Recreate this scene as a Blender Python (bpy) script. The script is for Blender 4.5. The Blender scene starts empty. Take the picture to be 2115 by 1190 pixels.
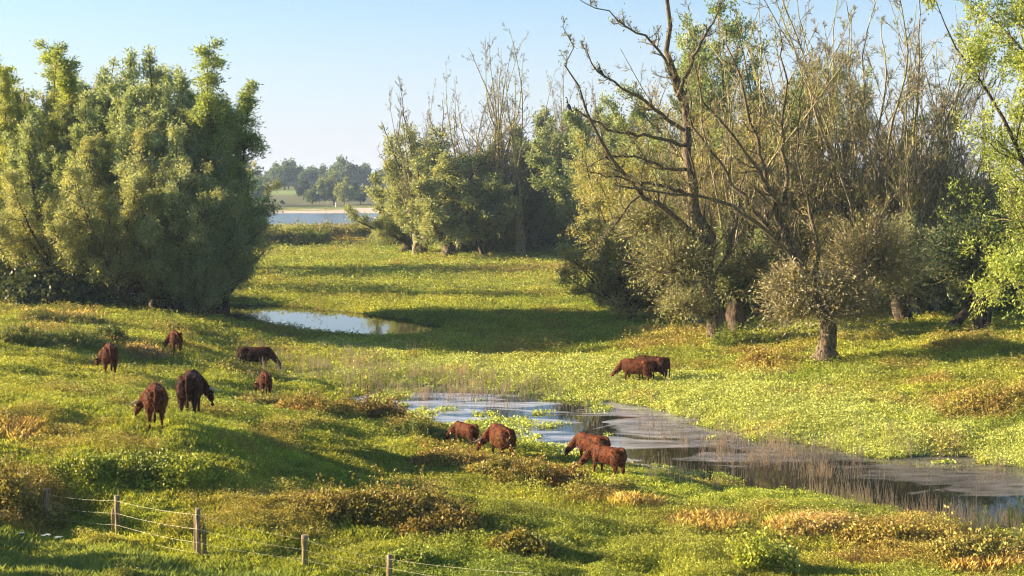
import bpy, math, random
import numpy as np
rs = np.random.RandomState
sc = bpy.context.scene
COL = sc.collection
# ------------------------------------------------------------ camera
F = 2905.0; CZ = 11.5; PIT = math.atan(0.0723)
cam = bpy.data.cameras.new('camera'); camo = bpy.data.objects.new('camera', cam); COL.objects.link(camo)
cam.sensor_width = 36; cam.lens = 36*F/2115; cam.clip_end = 9000; cam.clip_start = 0.2
camo.location = (0, 0, CZ); camo.rotation_euler = (math.pi/2-PIT, 0, 0)
sc.camera = camo
# ------------------------------------------------------------ light
SUN_EL = math.radians(17); SUN_S = 0.17        # sun stands to the left, slightly beyond
sd = np.array([-math.cos(math.asin(SUN_S))*math.cos(SUN_EL), SUN_S*math.cos(SUN_EL), math.sin(SUN_EL)])
sun = bpy.data.lights.new('sun', 'SUN'); sun.energy = 5.0; sun.angle = math.radians(0.5); sun.color = (1.0, 0.79, 0.52)
so = bpy.data.objects.new('sun', sun); COL.objects.link(so)
from mathutils import Vector
so.rotation_euler = Vector(sd).to_track_quat('Z', 'Y').to_euler(); so.location = (-60, 20, 60)
world = bpy.data.worlds.new('World'); sc.world = world; world.use_nodes = True
wn = world.node_tree.nodes; wl = world.node_tree.links
bg = wn['Background']; sky = wn.new('ShaderNodeTexSky'); sky.sky_type = 'NISHITA'; sky.sun_disc = False
sky.sun_elevation = SUN_EL; sky.sun_rotation = math.atan2(sd[0], sd[1])
sky.air_density = 1.0; sky.dust_density = .25; sky.ozone_density = 3.3
_tc = wn.new('ShaderNodeTexCoord'); _sx = wn.new('ShaderNodeSeparateXYZ'); wl.new(_tc.outputs['Generated'], _sx.inputs[0])
_mr = wn.new('ShaderNodeMapRange'); _mr.inputs[1].default_value = 0.0; _mr.inputs[2].default_value = 0.16; _mr.inputs[3].default_value = .8; _mr.inputs[4].default_value = 0.0; wl.new(_sx.outputs[2], _mr.inputs[0])
_mx = wn.new('ShaderNodeMix'); _mx.data_type = 'RGBA'; wl.new(_mr.outputs[0], _mx.inputs[0]); wl.new(sky.outputs[0], _mx.inputs[6]); _mx.inputs[7].default_value = (3.75, 3.65, 4.5, 1)   # lilac band of the evening horizon
wl.new(_mx.outputs[2], bg.inputs[0]); bg.inputs[1].default_value = 0.05
sc.view_settings.view_transform = 'Standard'; sc.view_settings.look = 'None'
sc.view_settings.exposure = 2.1; sc.view_settings.gamma = 1
sc.cycles.pixel_filter_type = 'BLACKMAN_HARRIS'; sc.cycles.filter_width = 1.15; sc.cycles.use_denoising = True; sc.cycles.use_light_tree = False; sc.cycles.max_bounces = 6; sc.cycles.transparent_max_bounces = 4; sc.cycles.volume_bounces = 0

# ------------------------------------------------------------ pixel <-> world helpers (real depths)
cph, sph = math.cos(PIT), math.sin(PIT)
def ray(px, py):
    u = (px-1057.5)/F; v = (595-py)/F
    return np.array([u, cph+v*sph, -sph+v*cph])
def at_z(px, py, z):
    d = ray(px, py); t = (z-CZ)/d[2]; return np.array([d[0]*t, d[1]*t, z])
def at_y(px, py, Y):
    d = ray(px, py); t = Y/d[1]; return np.array([d[0]*t, Y, CZ+d[2]*t])
# ------------------------------------------------------------ noise
def _h(ix, iy, seed):
    n = (ix.astype(np.int64)*374761393 + iy.astype(np.int64)*668265263 + seed*982451653) & 0xffffffff
    n = ((n ^ (n >> 13))*1274126177) & 0xffffffff
    return ((n ^ (n >> 16)) & 0xffff)/65535.0
def vnoise(x, y, seed=0):
    ix = np.floor(x); iy = np.floor(y); fx = x-ix; fy = y-iy
    fx = fx*fx*(3-2*fx); fy = fy*fy*(3-2*fy)
    a = _h(ix, iy, seed); b = _h(ix+1, iy, seed); c = _h(ix, iy+1, seed); d = _h(ix+1, iy+1, seed)
    return (a*(1-fx)+b*fx)*(1-fy)+(c*(1-fx)+d*fx)*fy
def fbm(x, y, wl_, seed=0, oct=3):
    v = 0; a = 0.5; s = 0
    for k in range(oct):
        v = v + a*vnoise(x/wl_+17.3*k, y/wl_-9.1*k, seed+k); s += a; a *= .5; wl_ = wl_/2.03
    return v/s
# ------------------------------------------------------------ terrain
CP = [(0,1190,1.8),(300,1190,1.55),(700,1190,1.3),(1100,1190,1.1),(1500,1190,.9),(1900,1190,.75),(2115,1190,.7),
(92,1095,1.5),(240,1112,1.55),(410,1150,1.42),(630,1175,1.35),(0,1000,2.4),(200,950,2.6),(400,1000,2.1),(600,1000,1.7),
(600,1100,1.5),(900,1100,1.2),(1200,1100,1.0),(1500,1100,.75),(1750,1120,.65),(320,878,3.0),(395,857,3.2),(0,850,3.3),
(150,800,3.3),(230,772,2.8),(0,720,3.2),(0,640,2.8),(200,640,2.7),(400,640,2.4),(100,680,3.0),(362,730,2.2),(300,700,2.5),
(480,662,1.6),(560,685,.8),(640,705,.4),(530,762,.47),(547,812,1.0),(480,860,2.2),(600,860,1.4),(700,900,1.1),(560,930,1.9),
(800,950,.9),(900,1000,1.0),(963,915,.35),(1032,945,.45),(1215,955,.35),(1250,982,.45),(1100,1000,.75),(1400,1010,.5),
(860,720,.32),(1100,720,.32),(700,760,.35),(900,765,.22),(1200,800,.25),(1310,788,.4),(1300,690,1.0),(1480,700,1.3),
(1500,760,.8),(1700,735,1.5),(1700,800,1.0),(1700,880,.4),(1900,690,2.0),(2050,690,2.2),(2115,700,2.3),(2000,800,1.4),
(2000,880,.7),(2115,850,1.2),(1350,655,.45),(600,600,.4),(1000,600,.4),(1300,600,.5),(700,540,.5),(930,532,.6),(1200,530,.8),
(1100,560,.6),(1600,640,.9),(500,500,1.5),(650,480,1.3),(520,468,.6),(650,468,.6),(780,461,.5),(500,515,.6),(700,512,.7),
(1000,480,1.5),(1500,480,1.8),(2100,560,2.0),(0,580,1.0),(0,480,1.5),(-300,700,3),(-300,1000,2.8),(2500,800,2),(2500,1100,.8),
(2500,560,2),(-300,500,1.5),(1200,1300,1.3),(200,1300,2.0),(2100,1300,1.0)]
CPw = np.array([at_z(*c) for c in CP])
def warp(X, Y):
    Yc = np.maximum(Y, 22.0); return np.clip(X/Yc, -.62, .62)*60, 60*np.log(Yc)*0.55
_cu, _cw = warp(CPw[:, 0], CPw[:, 1])
_K = np.sqrt((_cu[:, None]-_cu)**2+(_cw[:, None]-_cw)**2+2.0)
_n = len(CP); _A = np.zeros((_n+1, _n+1)); _A[:_n, :_n] = _K; _A[:_n, _n] = 1; _A[_n, :_n] = 1
_wt = np.linalg.lstsq(_A + np.diag([-0.02]*_n+[0]), np.append(CPw[:, 2], 0), rcond=None)[0]
def rbf(X, Y):
    u, w = warp(X, Y); out = np.full(X.shape, _wt[_n])
    for k in range(_n): out = out + _wt[k]*np.sqrt((u-_cu[k])**2+(w-_cw[k])**2+2.0)
    return out
def poly_px(pts): return np.array([at_z(x, y, 0)[:2] for x, y in pts])
POOL1 = poly_px([(770,822),(830,808),(920,800),(1000,806),(1060,812),(1150,828),(1250,842),(1400,860),(1480,882),(1560,906),(1700,926),(1800,941),
 (1950,950),(2115,972),(2300,1000),(2320,1180),(2115,1112),(2000,1098),(1930,1084),(1860,1056),(1780,1044),(1700,1026),(1560,1008),(1480,985),
 (1380,962),(1290,945),(1190,932),(1100,910),(980,884),(860,862),(775,846)])
POOL2 = poly_px([(380,632),(560,634),(650,642),(730,652),(810,663),(885,680),(862,690),(790,696),(700,690),(610,680),(560,672),(480,662),(380,652)])
def poly_sd(X, Y, P):
    d = np.full(X.shape, 1e9); inside = np.zeros(X.shape, bool)
    n = len(P)
    for i in range(n):
        a = P[i]; b = P[(i+1) % n]; e = b-a
        t = np.clip(((X-a[0])*e[0]+(Y-a[1])*e[1])/(e@e), 0, 1)
        d = np.minimum(d, np.hypot(X-a[0]-t*e[0], Y-a[1]-t*e[1]))
        c = (a[1] > Y) != (b[1] > Y)
        with np.errstate(divide='ignore', invalid='ignore'):
            xi = a[0]+(Y-a[1])*e[0]/(e[1] if e[1] else 1e-9)
        inside ^= c & (X < xi)
    return np.where(inside, -d, d)
def smin(a, b, k): h = np.clip(.5+.5*(b-a)/k, 0, 1); return b*(1-h)+a*h-k*h*(1-h)
def smax(a, b, k): return -smin(-a, -b, k)
def swale(X, Y):
    d = np.full(X.shape, 99.)
    for i in range(len(SW)-1):
        a = SW[i][:2]; e = SW[i+1][:2]-a; t = np.clip(((X-a[0])*e[0]+(Y-a[1])*e[1])/(e@e), 0, 1)
        d = np.minimum(d, np.hypot(X-a[0]-t*e[0], Y-a[1]-t*e[1]))
    return d
SW = np.array([at_z(*q) for q in [(430,840,2.6),(600,915,1.6),(900,985,1.0),(1300,1065,.8),(1750,1150,.6),(2115,1200,.6)]])
def pool_sd(X, Y):
    near = (Y < 160) & (Y > 30)
    s1 = np.full(X.shape, 99.); s2 = np.full(X.shape, 99.)
    if near.any():
        s1[near] = poly_sd(X[near], Y[near], POOL1); s2[near] = poly_sd(X[near], Y[near], POOL2)
    return s1, s2
def terrain(X, Y, want=False):
    X = np.asarray(X, float); Y = np.asarray(Y, float)
    shp = X.shape; X = X.ravel(); Y = Y.ravel()
    z = rbf(X, Y)
    nz = (fbm(X, Y, 1.9, 3)-.5)*.56+(fbm(X, Y, 6.5, 8, 2)-.5)*.5
    far_amp = np.clip((Y-90)/100, 0, 1)
    nz = nz*(1-.4*far_amp) + far_amp*(fbm(X, Y*1.6, 14, 5)-.5)*.5
    q = np.exp(-(swale(X, Y)/1.25)**2); z = np.maximum(z, .22)-.62*q*np.clip(z-.15, 0, 1)+nz*np.clip(z/0.9, .25, 1)*(1-.8*q)
    s1, s2 = pool_sd(X, Y)
    j = (fbm(X, Y, 1.6, 21)-.5)*2.6+(fbm(X, Y, 5, 27, 2)-.5)*2.0
    s = np.minimum(s1+j*np.where(X < 8, .9, .75)-np.where(X < 8, 1.05, 0), s2+j*.6-1.3)
    z = smin(z, np.where(s > 0, s*.17, np.maximum(s*.2, -.5))+.0, .08)
    d = 9.8-(Y-3)*.36; d = np.minimum(d, 9.8)
    d = np.where(Y < -6, 9.8-(-6-Y)*.36, d)
    z = smax(z, d+(fbm(X, Y, 3, 31)-.5)*.1, .8)
    # river and the far land
    sr = np.maximum(400+(fbm(X, X*0, 40, 41)-.5)*26-Y, Y-(598+(fbm(X, X*0, 60, 43)-.5)*14))
    z = np.where(Y > 300, smin(z, np.maximum(sr*.15, -1.5), .3), z)
    far = np.interp(Y, [598, 620, 700, 800, 950, 1300, 5000], [-.1, .45, 1.5, 2.2, 8.3, 12, 12])+(fbm(X, Y, 30, 51)-.5)*.5
    z = np.where(Y > 590, np.where(sr < 0, z, far*np.clip(sr/12, 0, 1)), z)
    if want: return z.reshape(shp), s.reshape(shp), sr.reshape(shp)
    return z.reshape(shp)
def hz(x, y): return float(terrain(np.array([x]), np.array([y]))[0])
def ground_px(px, py):
    d = ray(px, py); lo = 8.0
    t = np.concatenate([np.linspace(12, 420, 2200)]); P = d[None]*t[:, None]/d[1]
    g = terrain(P[:, 0], P[:, 1]); below = (CZ+P[:, 2]) < g
    k = np.argmax(below); k = k if below.any() else len(t)-1
    return np.array([P[k, 0], P[k, 1], g[k]])
# ------------------------------------------------------------ colour zones: centre (from the ground seen there), radii in metres
def Z(px, py, rx, ry, s=1.0):
    p = ground_px(px, py); return (p[0], p[1], rx, ry, s)
RUST = [Z(540,828,1.5,1.5),Z(640,850,2.6,1.6),Z(760,860,2.4,1.6),Z(850,890,2,1.6,.8),Z(960,955,2.0,1.8),Z(1040,970,2.0,1.6),Z(1120,1000,2.,1.6,.8),
 Z(1250,1030,2,1.4,.5),Z(760,1050,3.2,2.2),Z(880,1085,1.8,1.2,.8),Z(1120,560,14,6),Z(960,556,6,4,.7),Z(1400,700,3.2,3.0),Z(1340,720,4,2.5,.8),Z(1560,735,3,2,.8),Z(1450,760,3,2,.5),
 Z(2050,830,4,3),Z(1900,790,2,2,.6),Z(2000,700,4,3,.7),Z(1850,700,3,2,.6),Z(1900,1110,2.2,1.2),Z(2040,1140,2.6,1.4),Z(1820,1150,1.6,1.0,.8),Z(1700,1090,1.6,1,.7),
 Z(1560,1060,2,1.2,.5),Z(30,1020,1.8,1.6),Z(0,1075,1.6,1.0),Z(100,690,5,4,.7),Z(300,735,1.6,1.6,.8),Z(500,655,3,3,.8),Z(620,490,30,25,.9),Z(700,470,40,15,.8),
 Z(1100,1145,1.2,.8,.6),Z(1330,1060,1.5,1.2,.5),Z(1700,830,3,1.2,.4),Z(1560,770,3,2,.6)]
STRAW = [Z(130,660,3,3),Z(60,900,2.5,1.2,.6),Z(300,725,1.4,1.2),Z(1480,1085,2.0,1.0),Z(1650,1090,2,1),Z(1330,1040,1,.8),Z(1380,688,4,1.5),Z(680,455,40,12),Z(520,462,10,10),Z(2080,1160,2,1)]
LIME = [Z(1300,830,6,4),Z(1500,835,8,5),Z(1700,890,6,4),Z(1850,910,5,4),Z(2050,935,5,3),Z(1100,770,8,6),Z(900,760,8,6,.8),Z(1350,800,7,5),Z(800,780,7,5,.7),
 Z(700,720,6,4,.6),Z(1150,1130,1,.6,.4),Z(1350,940,2,1.5,.5),Z(1600,860,8,4)]
def zone(X, Y, zs, seed):
    v = np.zeros(X.shape)
    for x, y, rx, ry, s in zs:
        v = np.maximum(v, s*np.exp(-(((X-x)/rx)**2+((Y-y)/ry)**2)))
    n = fbm(X, Y, np.where(Y > 150, 6.0, 1.5) if False else 1.6, seed)
    return np.clip((v+(n-.5)*.9-.38)*4.5, 0, 1)
C_GRASS = np.array([.22,.31,.05]); C_GRASS2 = np.array([.42,.42,.075]); C_DARK = np.array([.06,.10,.022])
C_RUST = np.array([.38,.25,.09]); C_STRAW = np.array([.58,.43,.19]); C_LIME = np.array([.46,.51,.15]); C_SAND = np.array([.55,.47,.38])
def cover(X, Y):
    n1 = fbm(X, Y, 2.2, 61)[:, None]; n2 = fbm(X, Y, 7, 67)[:, None]; n3 = fbm(X, Y, .7, 69, 2)[:, None]
    c = C_GRASS*(1-n2)+C_GRASS2*n2
    c = c*(.55+.9*n1)
    k = np.clip((n3-.55)*3, 0, 1)*.35; c = c*(1-k)+C_DARK*k
    r = zone(X, Y, RUST, 71); s = zone(X, Y, STRAW, 73); l = zone(X, Y, LIME, 75)
    sc_ = np.clip((fbm(X, Y, 3.1, 77)-.62)*5, 0, .6)      # loose rusty spots
    c = c*(1-l[:, None]*.85)+C_LIME*l[:, None]*.85
    r = np.maximum(r, sc_)
    c = c*(1-r[:, None]*.65)+C_RUST*r[:, None]*.65*(.5+1.1*n3)
    c = c*(1-s[:, None]*.8)+C_STRAW*s[:, None]*.8
    return c, r, s, l
# ------------------------------------------------------------ mesh helpers
def new_mesh(name, V, Fc, nper, mat, col=None, smooth=False, loc=None):
    me = bpy.data.meshes.new(name)
    V = np.ascontiguousarray(V, np.float32); Fc = np.ascontiguousarray(Fc, np.int32)
    me.vertices.add(len(V)); me.vertices.foreach_set('co', V.ravel())
    nf = len(Fc); me.loops.add(nf*nper); me.loops.foreach_set('vertex_index', Fc.ravel())
    me.polygons.add(nf); me.polygons.foreach_set('loop_start', np.arange(nf, dtype=np.int32)*nper)
    try: me.polygons.foreach_set('loop_total', np.full(nf, nper, np.int32))
    except Exception: pass
    me.polygons.foreach_set('use_smooth', np.full(nf, smooth, bool))
    if col is not None:
        a = me.color_attributes.new('Col', 'FLOAT_COLOR', 'POINT')
        c = np.ones((len(V), 4), np.float32); c[:, :3] = np.clip(col, 0, 1); a.data.foreach_set('color', c.ravel())
    me.update(calc_edges=True)
    if mat: me.materials.append(mat)
    return me
def link(name, me, parent=None, loc=None):
    o = bpy.data.objects.new(name, me); COL.objects.link(o)
    if parent: o.parent = parent
    if loc is not None: o.location = loc
    return o
def tag(o, label=None, cat=None, group=None, kind=None):
    if label: o['label'] = label
    if cat: o['category'] = cat
    if group: o['group'] = group
    if kind: o['kind'] = kind
    return o
def thing(name, label, cat, loc=(0,0,0), rz=0, group=None):
    o = bpy.data.objects.new(name, None); COL.objects.link(o); o.location = loc; o.rotation_euler = (0, 0, rz)
    o.empty_display_size = .2
    return tag(o, label, cat, group)
def norm(v): return v/np.maximum(np.linalg.norm(v, axis=-1, keepdims=True), 1e-9)
def frames(T):
    up = np.zeros_like(T); up[..., 2] = 1
    bad = np.abs(T[..., 2]) > .9; up[bad] = (1, 0, 0)
    a = norm(np.cross(T, up)); b = np.cross(T, a); return a, b
class Buf:
    def __init__(s): s.V = []; s.F = []; s.C = []; s.n = 0
    def add(s, V, Fc, C=None):
        V = V.reshape(-1, 3); s.V.append(V); s.F.append(Fc+s.n); s.n += len(V)
        if C is not None: s.C.append(np.broadcast_to(C, V.shape) if C.ndim == 1 else C.reshape(-1, 3))
    def mesh(s, name, mat, smooth=False):
        return new_mesh(name, np.concatenate(s.V), np.concatenate(s.F), s.F[0].shape[1], mat, np.concatenate(s.C) if s.C else None, smooth)
def tubes(buf, P, R, sides, col=None, rng=None, gnarl=0.0):
    """P (B,S,3), R (B,S)"""
    B, S, _ = P.shape
    T = np.empty_like(P); T[:, 1:-1] = P[:, 2:]-P[:, :-2]; T[:, 0] = P[:, 1]-P[:, 0]; T[:, -1] = P[:, -1]-P[:, -2]
    T = norm(T); a, b = frames(T)
    for k in range(1, S):      # keep frames continuous
        a[:, k] = norm(a[:, k-1]-T[:, k]*np.sum(a[:, k-1]*T[:, k], -1, keepdims=True)); b[:, k] = np.cross(T[:, k], a[:, k])
    ang = np.arange(sides)*2*math.pi/sides
    RR = np.repeat(R[:, :, None], sides, 2)
    if gnarl and rng is not None:
        rid = 1+gnarl*(rng.rand(B, 1, sides)-.5)*2+gnarl*.6*(rng.rand(B, S, sides)-.5)*2
        RR = RR*rid
    V = P[:, :, None]+RR[..., None]*(a[:, :, None]*np.cos(ang)[None, None, :, None]+b[:, :, None]*np.sin(ang)[None, None, :, None])
    idx = np.arange(B*S*sides).reshape(B, S, sides)
    f = np.stack([idx[:, :-1], np.roll(idx, -1, 2)[:, :-1], np.roll(idx, -1, 2)[:, 1:], idx[:, 1:]], -1).reshape(-1, 4)
    buf.add(V, f, col)
def leaves(buf, P, D, L, W, C, rng, curl=.25):
    """rhombus leaves: P (N,3) base, D direction, L,W sizes"""
    N = len(P); r = norm(rng.normal(size=(N, 3))); s = norm(np.cross(D, r)); n = np.cross(D, s)
    L = np.broadcast_to(np.asarray(L, float).reshape(-1, 1), (N, 1)); W = np.broadcast_to(np.asarray(W, float).reshape(-1, 1), (N, 1))
    m = P+D*L*.45+n*L*curl*.2
    V = np.stack([P, m+s*W*.5, P+D*L, m-s*W*.5], 1)
    buf.add(V, np.arange(4*N).reshape(N, 4), np.repeat(C, 4, 0))
# ------------------------------------------------------------ materials
def mat(name):
    m = bpy.data.materials.new(name); m.use_nodes = True; nt = m.node_tree
    return m, nt, nt.nodes['Principled BSDF'], nt.nodes['Material Output']
def leaf_mat(name, trans=.35, rough=.55, spec=.3, tcol=(1.25, 1.15, .6)):
    m, nt, p, out = mat(name); N = nt.nodes; L = nt.links
    at = N.new('ShaderNodeAttribute'); at.attribute_name = 'Col'
    oi = N.new('ShaderNodeObjectInfo')
    mx = N.new('ShaderNodeMix'); mx.data_type = 'RGBA'; mx.blend_type = 'MULTIPLY'; mx.inputs[0].default_value = 1
    L.new(at.outputs['Color'], mx.inputs[6]); L.new(oi.outputs['Color'], mx.inputs[7])
    L.new(mx.outputs[2], p.inputs['Base Color']); p.inputs['Roughness'].default_value = rough
    p.inputs['Specular IOR Level'].default_value = spec
    m2 = N.new('ShaderNodeMix'); m2.data_type = 'RGBA'; m2.blend_type = 'MULTIPLY'; m2.inputs[0].default_value = 1; m2.clamp_result = True
    m2.inputs[7].default_value = (*tcol, 1); L.new(mx.outputs[2], m2.inputs[6])
    t = N.new('ShaderNodeBsdfTranslucent'); L.new(m2.outputs[2], t.inputs[0])
    s = N.new('ShaderNodeMixShader'); s.inputs[0].default_value = trans
    L.new(p.outputs[0], s.inputs[1]); L.new(t.outputs[0], s.inputs[2]); L.new(s.outputs[0], out.inputs[0])
    return m
def bark_mat(name, c1, c2, c3, scale=3, zs=.35, bump=.6):
    m, nt, p, out = mat(name); N = nt.nodes; L = nt.links
    tc = N.new('ShaderNodeTexCoord'); mp = N.new('ShaderNodeMapping'); mp.inputs['Scale'].default_value = (1, 1, zs)
    L.new(tc.outputs['Object'], mp.inputs[0])
    n = N.new('ShaderNodeTexNoise'); n.inputs['Scale'].default_value = scale*2.2; n.inputs['Detail'].default_value = 6; L.new(mp.outputs[0], n.inputs[0])
    n2 = N.new('ShaderNodeTexNoise'); n2.inputs['Scale'].default_value = .8; n2.inputs['Detail'].default_value = 3; L.new(tc.outputs['Object'], n2.inputs[0])
    r = N.new('ShaderNodeValToRGB'); r.color_ramp.elements[0].position = .35; r.color_ramp.elements[0].color = (*c1, 1)
    r.color_ramp.elements[1].position = .65; r.color_ramp.elements[1].color = (*c2, 1); L.new(n.outputs[0], r.inputs[0])
    r2 = N.new('ShaderNodeValToRGB'); r2.color_ramp.elements[0].position = .5; r2.color_ramp.elements[1].position = .62; L.new(n2.outputs[0], r2.inputs[0])
    mx = N.new('ShaderNodeMix'); mx.data_type = 'RGBA'; L.new(r2.outputs[0], mx.inputs[0]); L.new(r.outputs[0], mx.inputs[6]); mx.inputs[7].default_value = (*c3, 1)
    L.new(mx.outputs[2], p.inputs['Base Color']); p.inputs['Roughness'].default_value = .9; p.inputs['Specular IOR Level'].default_value = .15
    b = N.new('ShaderNodeBump'); b.inputs['Strength'].default_value = bump; b.inputs['Distance'].default_value = .08
    L.new(n.outputs[0], b.inputs['Height']); L.new(b.outputs[0], p.inputs['Normal'])
    return m
M_LEAF = leaf_mat('willow_leaf', .4, .5, .35)
M_HERB = leaf_mat('herb_leaf', .27, .55, .25)
M_GRASS = leaf_mat('grass_blade', .34, .6, .2)
M_FAR = leaf_mat('far_leaf', .15, .8, .1)
M_DRY = leaf_mat('dry_stem', .1, .85, .1)
M_BARK = bark_mat('rough_willow_bark', (.035,.025,.018), (.15,.11,.08), (.10,.085,.045))
M_BARE = bark_mat('weathered_grey_bark', (.08,.066,.042), (.38,.33,.20), (.27,.26,.09), 4)
M_MID = bark_mat('furrowed_brown_bark', (.035,.026,.018), (.19,.15,.10), (.12,.10,.05), 4)
M_TWIG = bark_mat('bare_twig_bark', (.14,.11,.07), (.32,.27,.15), (.26,.23,.08), 4, 1, .1)
M_POST = bark_mat('weathered_post_wood', (.12,.085,.055), (.36,.28,.20), (.20,.18,.07), 9, .12)
def ground_mat():
    m, nt, p, out = mat('meadow_soil'); N = nt.nodes; L = nt.links
    at = N.new('ShaderNodeAttribute'); at.attribute_name = 'Col'
    tc = N.new('ShaderNodeTexCoord')
    n = N.new('ShaderNodeTexNoise'); n.inputs['Scale'].default_value = 3.5; n.inputs['Detail'].default_value = 8; L.new(tc.outputs['Object'], n.inputs[0])
    r = N.new('ShaderNodeMapRange'); r.inputs[1].default_value = .3; r.inputs[2].default_value = .7; r.inputs[3].default_value = .45; r.inputs[4].default_value = 1.45
    L.new(n.outputs[0], r.inputs[0])
    mx = N.new('ShaderNodeMix'); mx.data_type = 'RGBA'; mx.blend_type = 'MULTIPLY'; mx.inputs[0].default_value = 1
    L.new(at.outputs['Color'], mx.inputs[6]); L.new(r.outputs[0], mx.inputs[7]); L.new(mx.outputs[2], p.inputs['Base Color'])
    p.inputs['Roughness'].default_value = .9; p.inputs['Specular IOR Level'].default_value = .1
    b = N.new('ShaderNodeBump'); b.inputs['Distance'].default_value = .15; b.inputs['Strength'].default_value = .8
    L.new(n.outputs[0], b.inputs['Height']); L.new(b.outputs[0], p.inputs['Normal'])
    return m
def water_mat():
    m, nt, p, out = mat('still_pool_water'); N = nt.nodes; L = nt.links
    p.inputs['Base Color'].default_value = (.012,.013,.010,1); p.inputs['Roughness'].default_value = .03; p.inputs['IOR'].default_value = 1.33
    tc = N.new('ShaderNodeTexCoord')
    nb = N.new('ShaderNodeTexNoise'); nb.inputs['Scale'].default_value = 2.5; nb.inputs['Detail'].default_value = 2; L.new(tc.outputs['Object'], nb.inputs[0])
    b = N.new('ShaderNodeBump'); b.inputs['Strength'].default_value = .05; b.inputs['Distance'].default_value = .02; L.new(nb.outputs[0], b.inputs['Height']); L.new(b.outputs[0], p.inputs['Normal'])
    # floating film of dust and duckweed: streaky, drifting along the pool
    mp = N.new('ShaderNodeMapping'); mp.inputs['Rotation'].default_value = (0, 0, .55); mp.inputs['Scale'].default_value = (.16, .5, 1); L.new(tc.outputs['Object'], mp.inputs[0])
    n = N.new('ShaderNodeTexNoise'); n.inputs['Scale'].default_value = .9; n.inputs['Detail'].default_value = 7; n.inputs['Distortion'].default_value = 1.2; L.new(mp.outputs[0], n.inputs[0])
    at = N.new('ShaderNodeAttribute'); at.attribute_name = 'Col'; sp = N.new('ShaderNodeSeparateColor'); L.new(at.outputs['Color'], sp.inputs[0])
    ad = N.new('ShaderNodeMath'); ad.operation = 'ADD'; L.new(n.outputs[0], ad.inputs[0]); L.new(sp.outputs[0], ad.inputs[1])
    r = N.new('ShaderNodeMapRange'); r.inputs[1].default_value = .98; r.inputs[2].default_value = 1.04; L.new(ad.outputs[0], r.inputs[0])
    n3 = N.new('ShaderNodeTexNoise'); n3.inputs['Scale'].default_value = 4; n3.inputs['Detail'].default_value = 9; L.new(mp.outputs[0], n3.inputs[0])
    rr = N.new('ShaderNodeMapRange'); rr.inputs[1].default_value = .35; rr.inputs[2].default_value = .65; rr.inputs[3].default_value = .3; rr.inputs[4].default_value = .85; L.new(n3.outputs[0], rr.inputs[0])
    mu = N.new('ShaderNodeMath'); mu.operation = 'MULTIPLY'; L.new(r.outputs[0], mu.inputs[0]); L.new(rr.outputs[0], mu.inputs[1])
    f = N.new('ShaderNodeBsdfPrincipled'); f.inputs['Base Color'].default_value = (.36,.36,.41,1); f.inputs['Roughness'].default_value = .2
    f.inputs['Specular IOR Level'].default_value = .6
    fm = N.new('ShaderNodeMix'); fm.data_type = 'RGBA'; L.new(sp.outputs[1], fm.inputs[0]); fm.inputs[6].default_value = (.17,.155,.165,1); fm.inputs[7].default_value = (.55,.57,.66,1); L.new(fm.outputs[2], f.inputs['Base Color'])  # film paler and bluer to the left, sky reflection put into its colour
    s = N.new('ShaderNodeMixShader'); L.new(mu.outputs[0], s.inputs[0]); L.new(p.outputs[0], s.inputs[1]); L.new(f.outputs[0], s.inputs[2]); L.new(s.outputs[0], out.inputs[0])
    return m
def river_mat():
    m, nt, p, out = mat('river_water'); N = nt.nodes; L = nt.links
    p.inputs['Base Color'].default_value = (.05,.07,.08,1); p.inputs['Roughness'].default_value = .22; p.inputs['IOR'].default_value = 1.33
    tc = N.new('ShaderNodeTexCoord'); nb = N.new('ShaderNodeTexNoise'); nb.inputs['Scale'].default_value = .6; nb.inputs['Detail'].default_value = 4; L.new(tc.outputs['Object'], nb.inputs[0])
    b = N.new('ShaderNodeBump'); b.inputs['Strength'].default_value = .35; b.inputs['Distance'].default_value = .12; L.new(nb.outputs[0], b.inputs['Height']); L.new(b.outputs[0], p.inputs['Normal'])
    return m
# ------------------------------------------------------------ ground sheet
th = np.concatenate([np.linspace(-math.pi, -.75, 40)[:-1], np.linspace(-.75, -.44, 60)[:-1], np.linspace(-.44, .44, 640)[:-1], np.linspace(.44, .75, 50)[:-1], np.linspace(.75, math.pi, 40)])[:-1]
rr = np.concatenate([np.geomspace(.6, 30, 40)[:-1], np.exp(np.linspace(math.log(30), math.log(420), 560))[:-1], np.geomspace(420, 720, 70)[:-1], np.geomspace(720, 6000, 50)])
TH, RR = np.meshgrid(th, rr); GX = np.sin(TH)*RR; GY = np.cos(TH)*RR
GZ, GS, GR = terrain(GX, GY, True)
gx, gy, gz, gs, gr = [a.ravel() for a in (GX, GY, GZ, GS, GR)]
gc, r_, s_, l_ = cover(gx, gy)
gc = gc*.62
mud = np.clip(1-gs/.35, 0, 1)[:, None]; gc = gc*(1-mud)+np.array([.06,.05,.03])*mud
sand = ((gy > 590) & (gy < 705)).astype(float)[:, None]*np.clip((.62+gx/900-fbm(gx, gy, 30, 91)+(690-gy)/260)*6, 0, 1)[:, None]
gc = gc*(1-sand)+C_SAND*sand
nb_ = ((gy > 380) & (gr > 0) & (gr < 6) & (gy < 450)).astype(float)[:, None]*.6; gc = gc*(1-nb_)+np.array([.3,.24,.15])*nb_
rough = ((gy > 700) & (gy < 905)).astype(float)[:, None]; gc = gc*(1-rough)+np.array([.13,.13,.06])*rough*(.6+.8*fbm(gx, gy, 20, 97))[:, None]
fld = ((gy > 905) & (gy < 1000)).astype(float)[:, None]; gc = gc*(1-fld)+np.array([.22,.30,.08])*fld
nr, nc = GX.shape; idx = np.arange(nr*nc).reshape(nr, nc)
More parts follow.
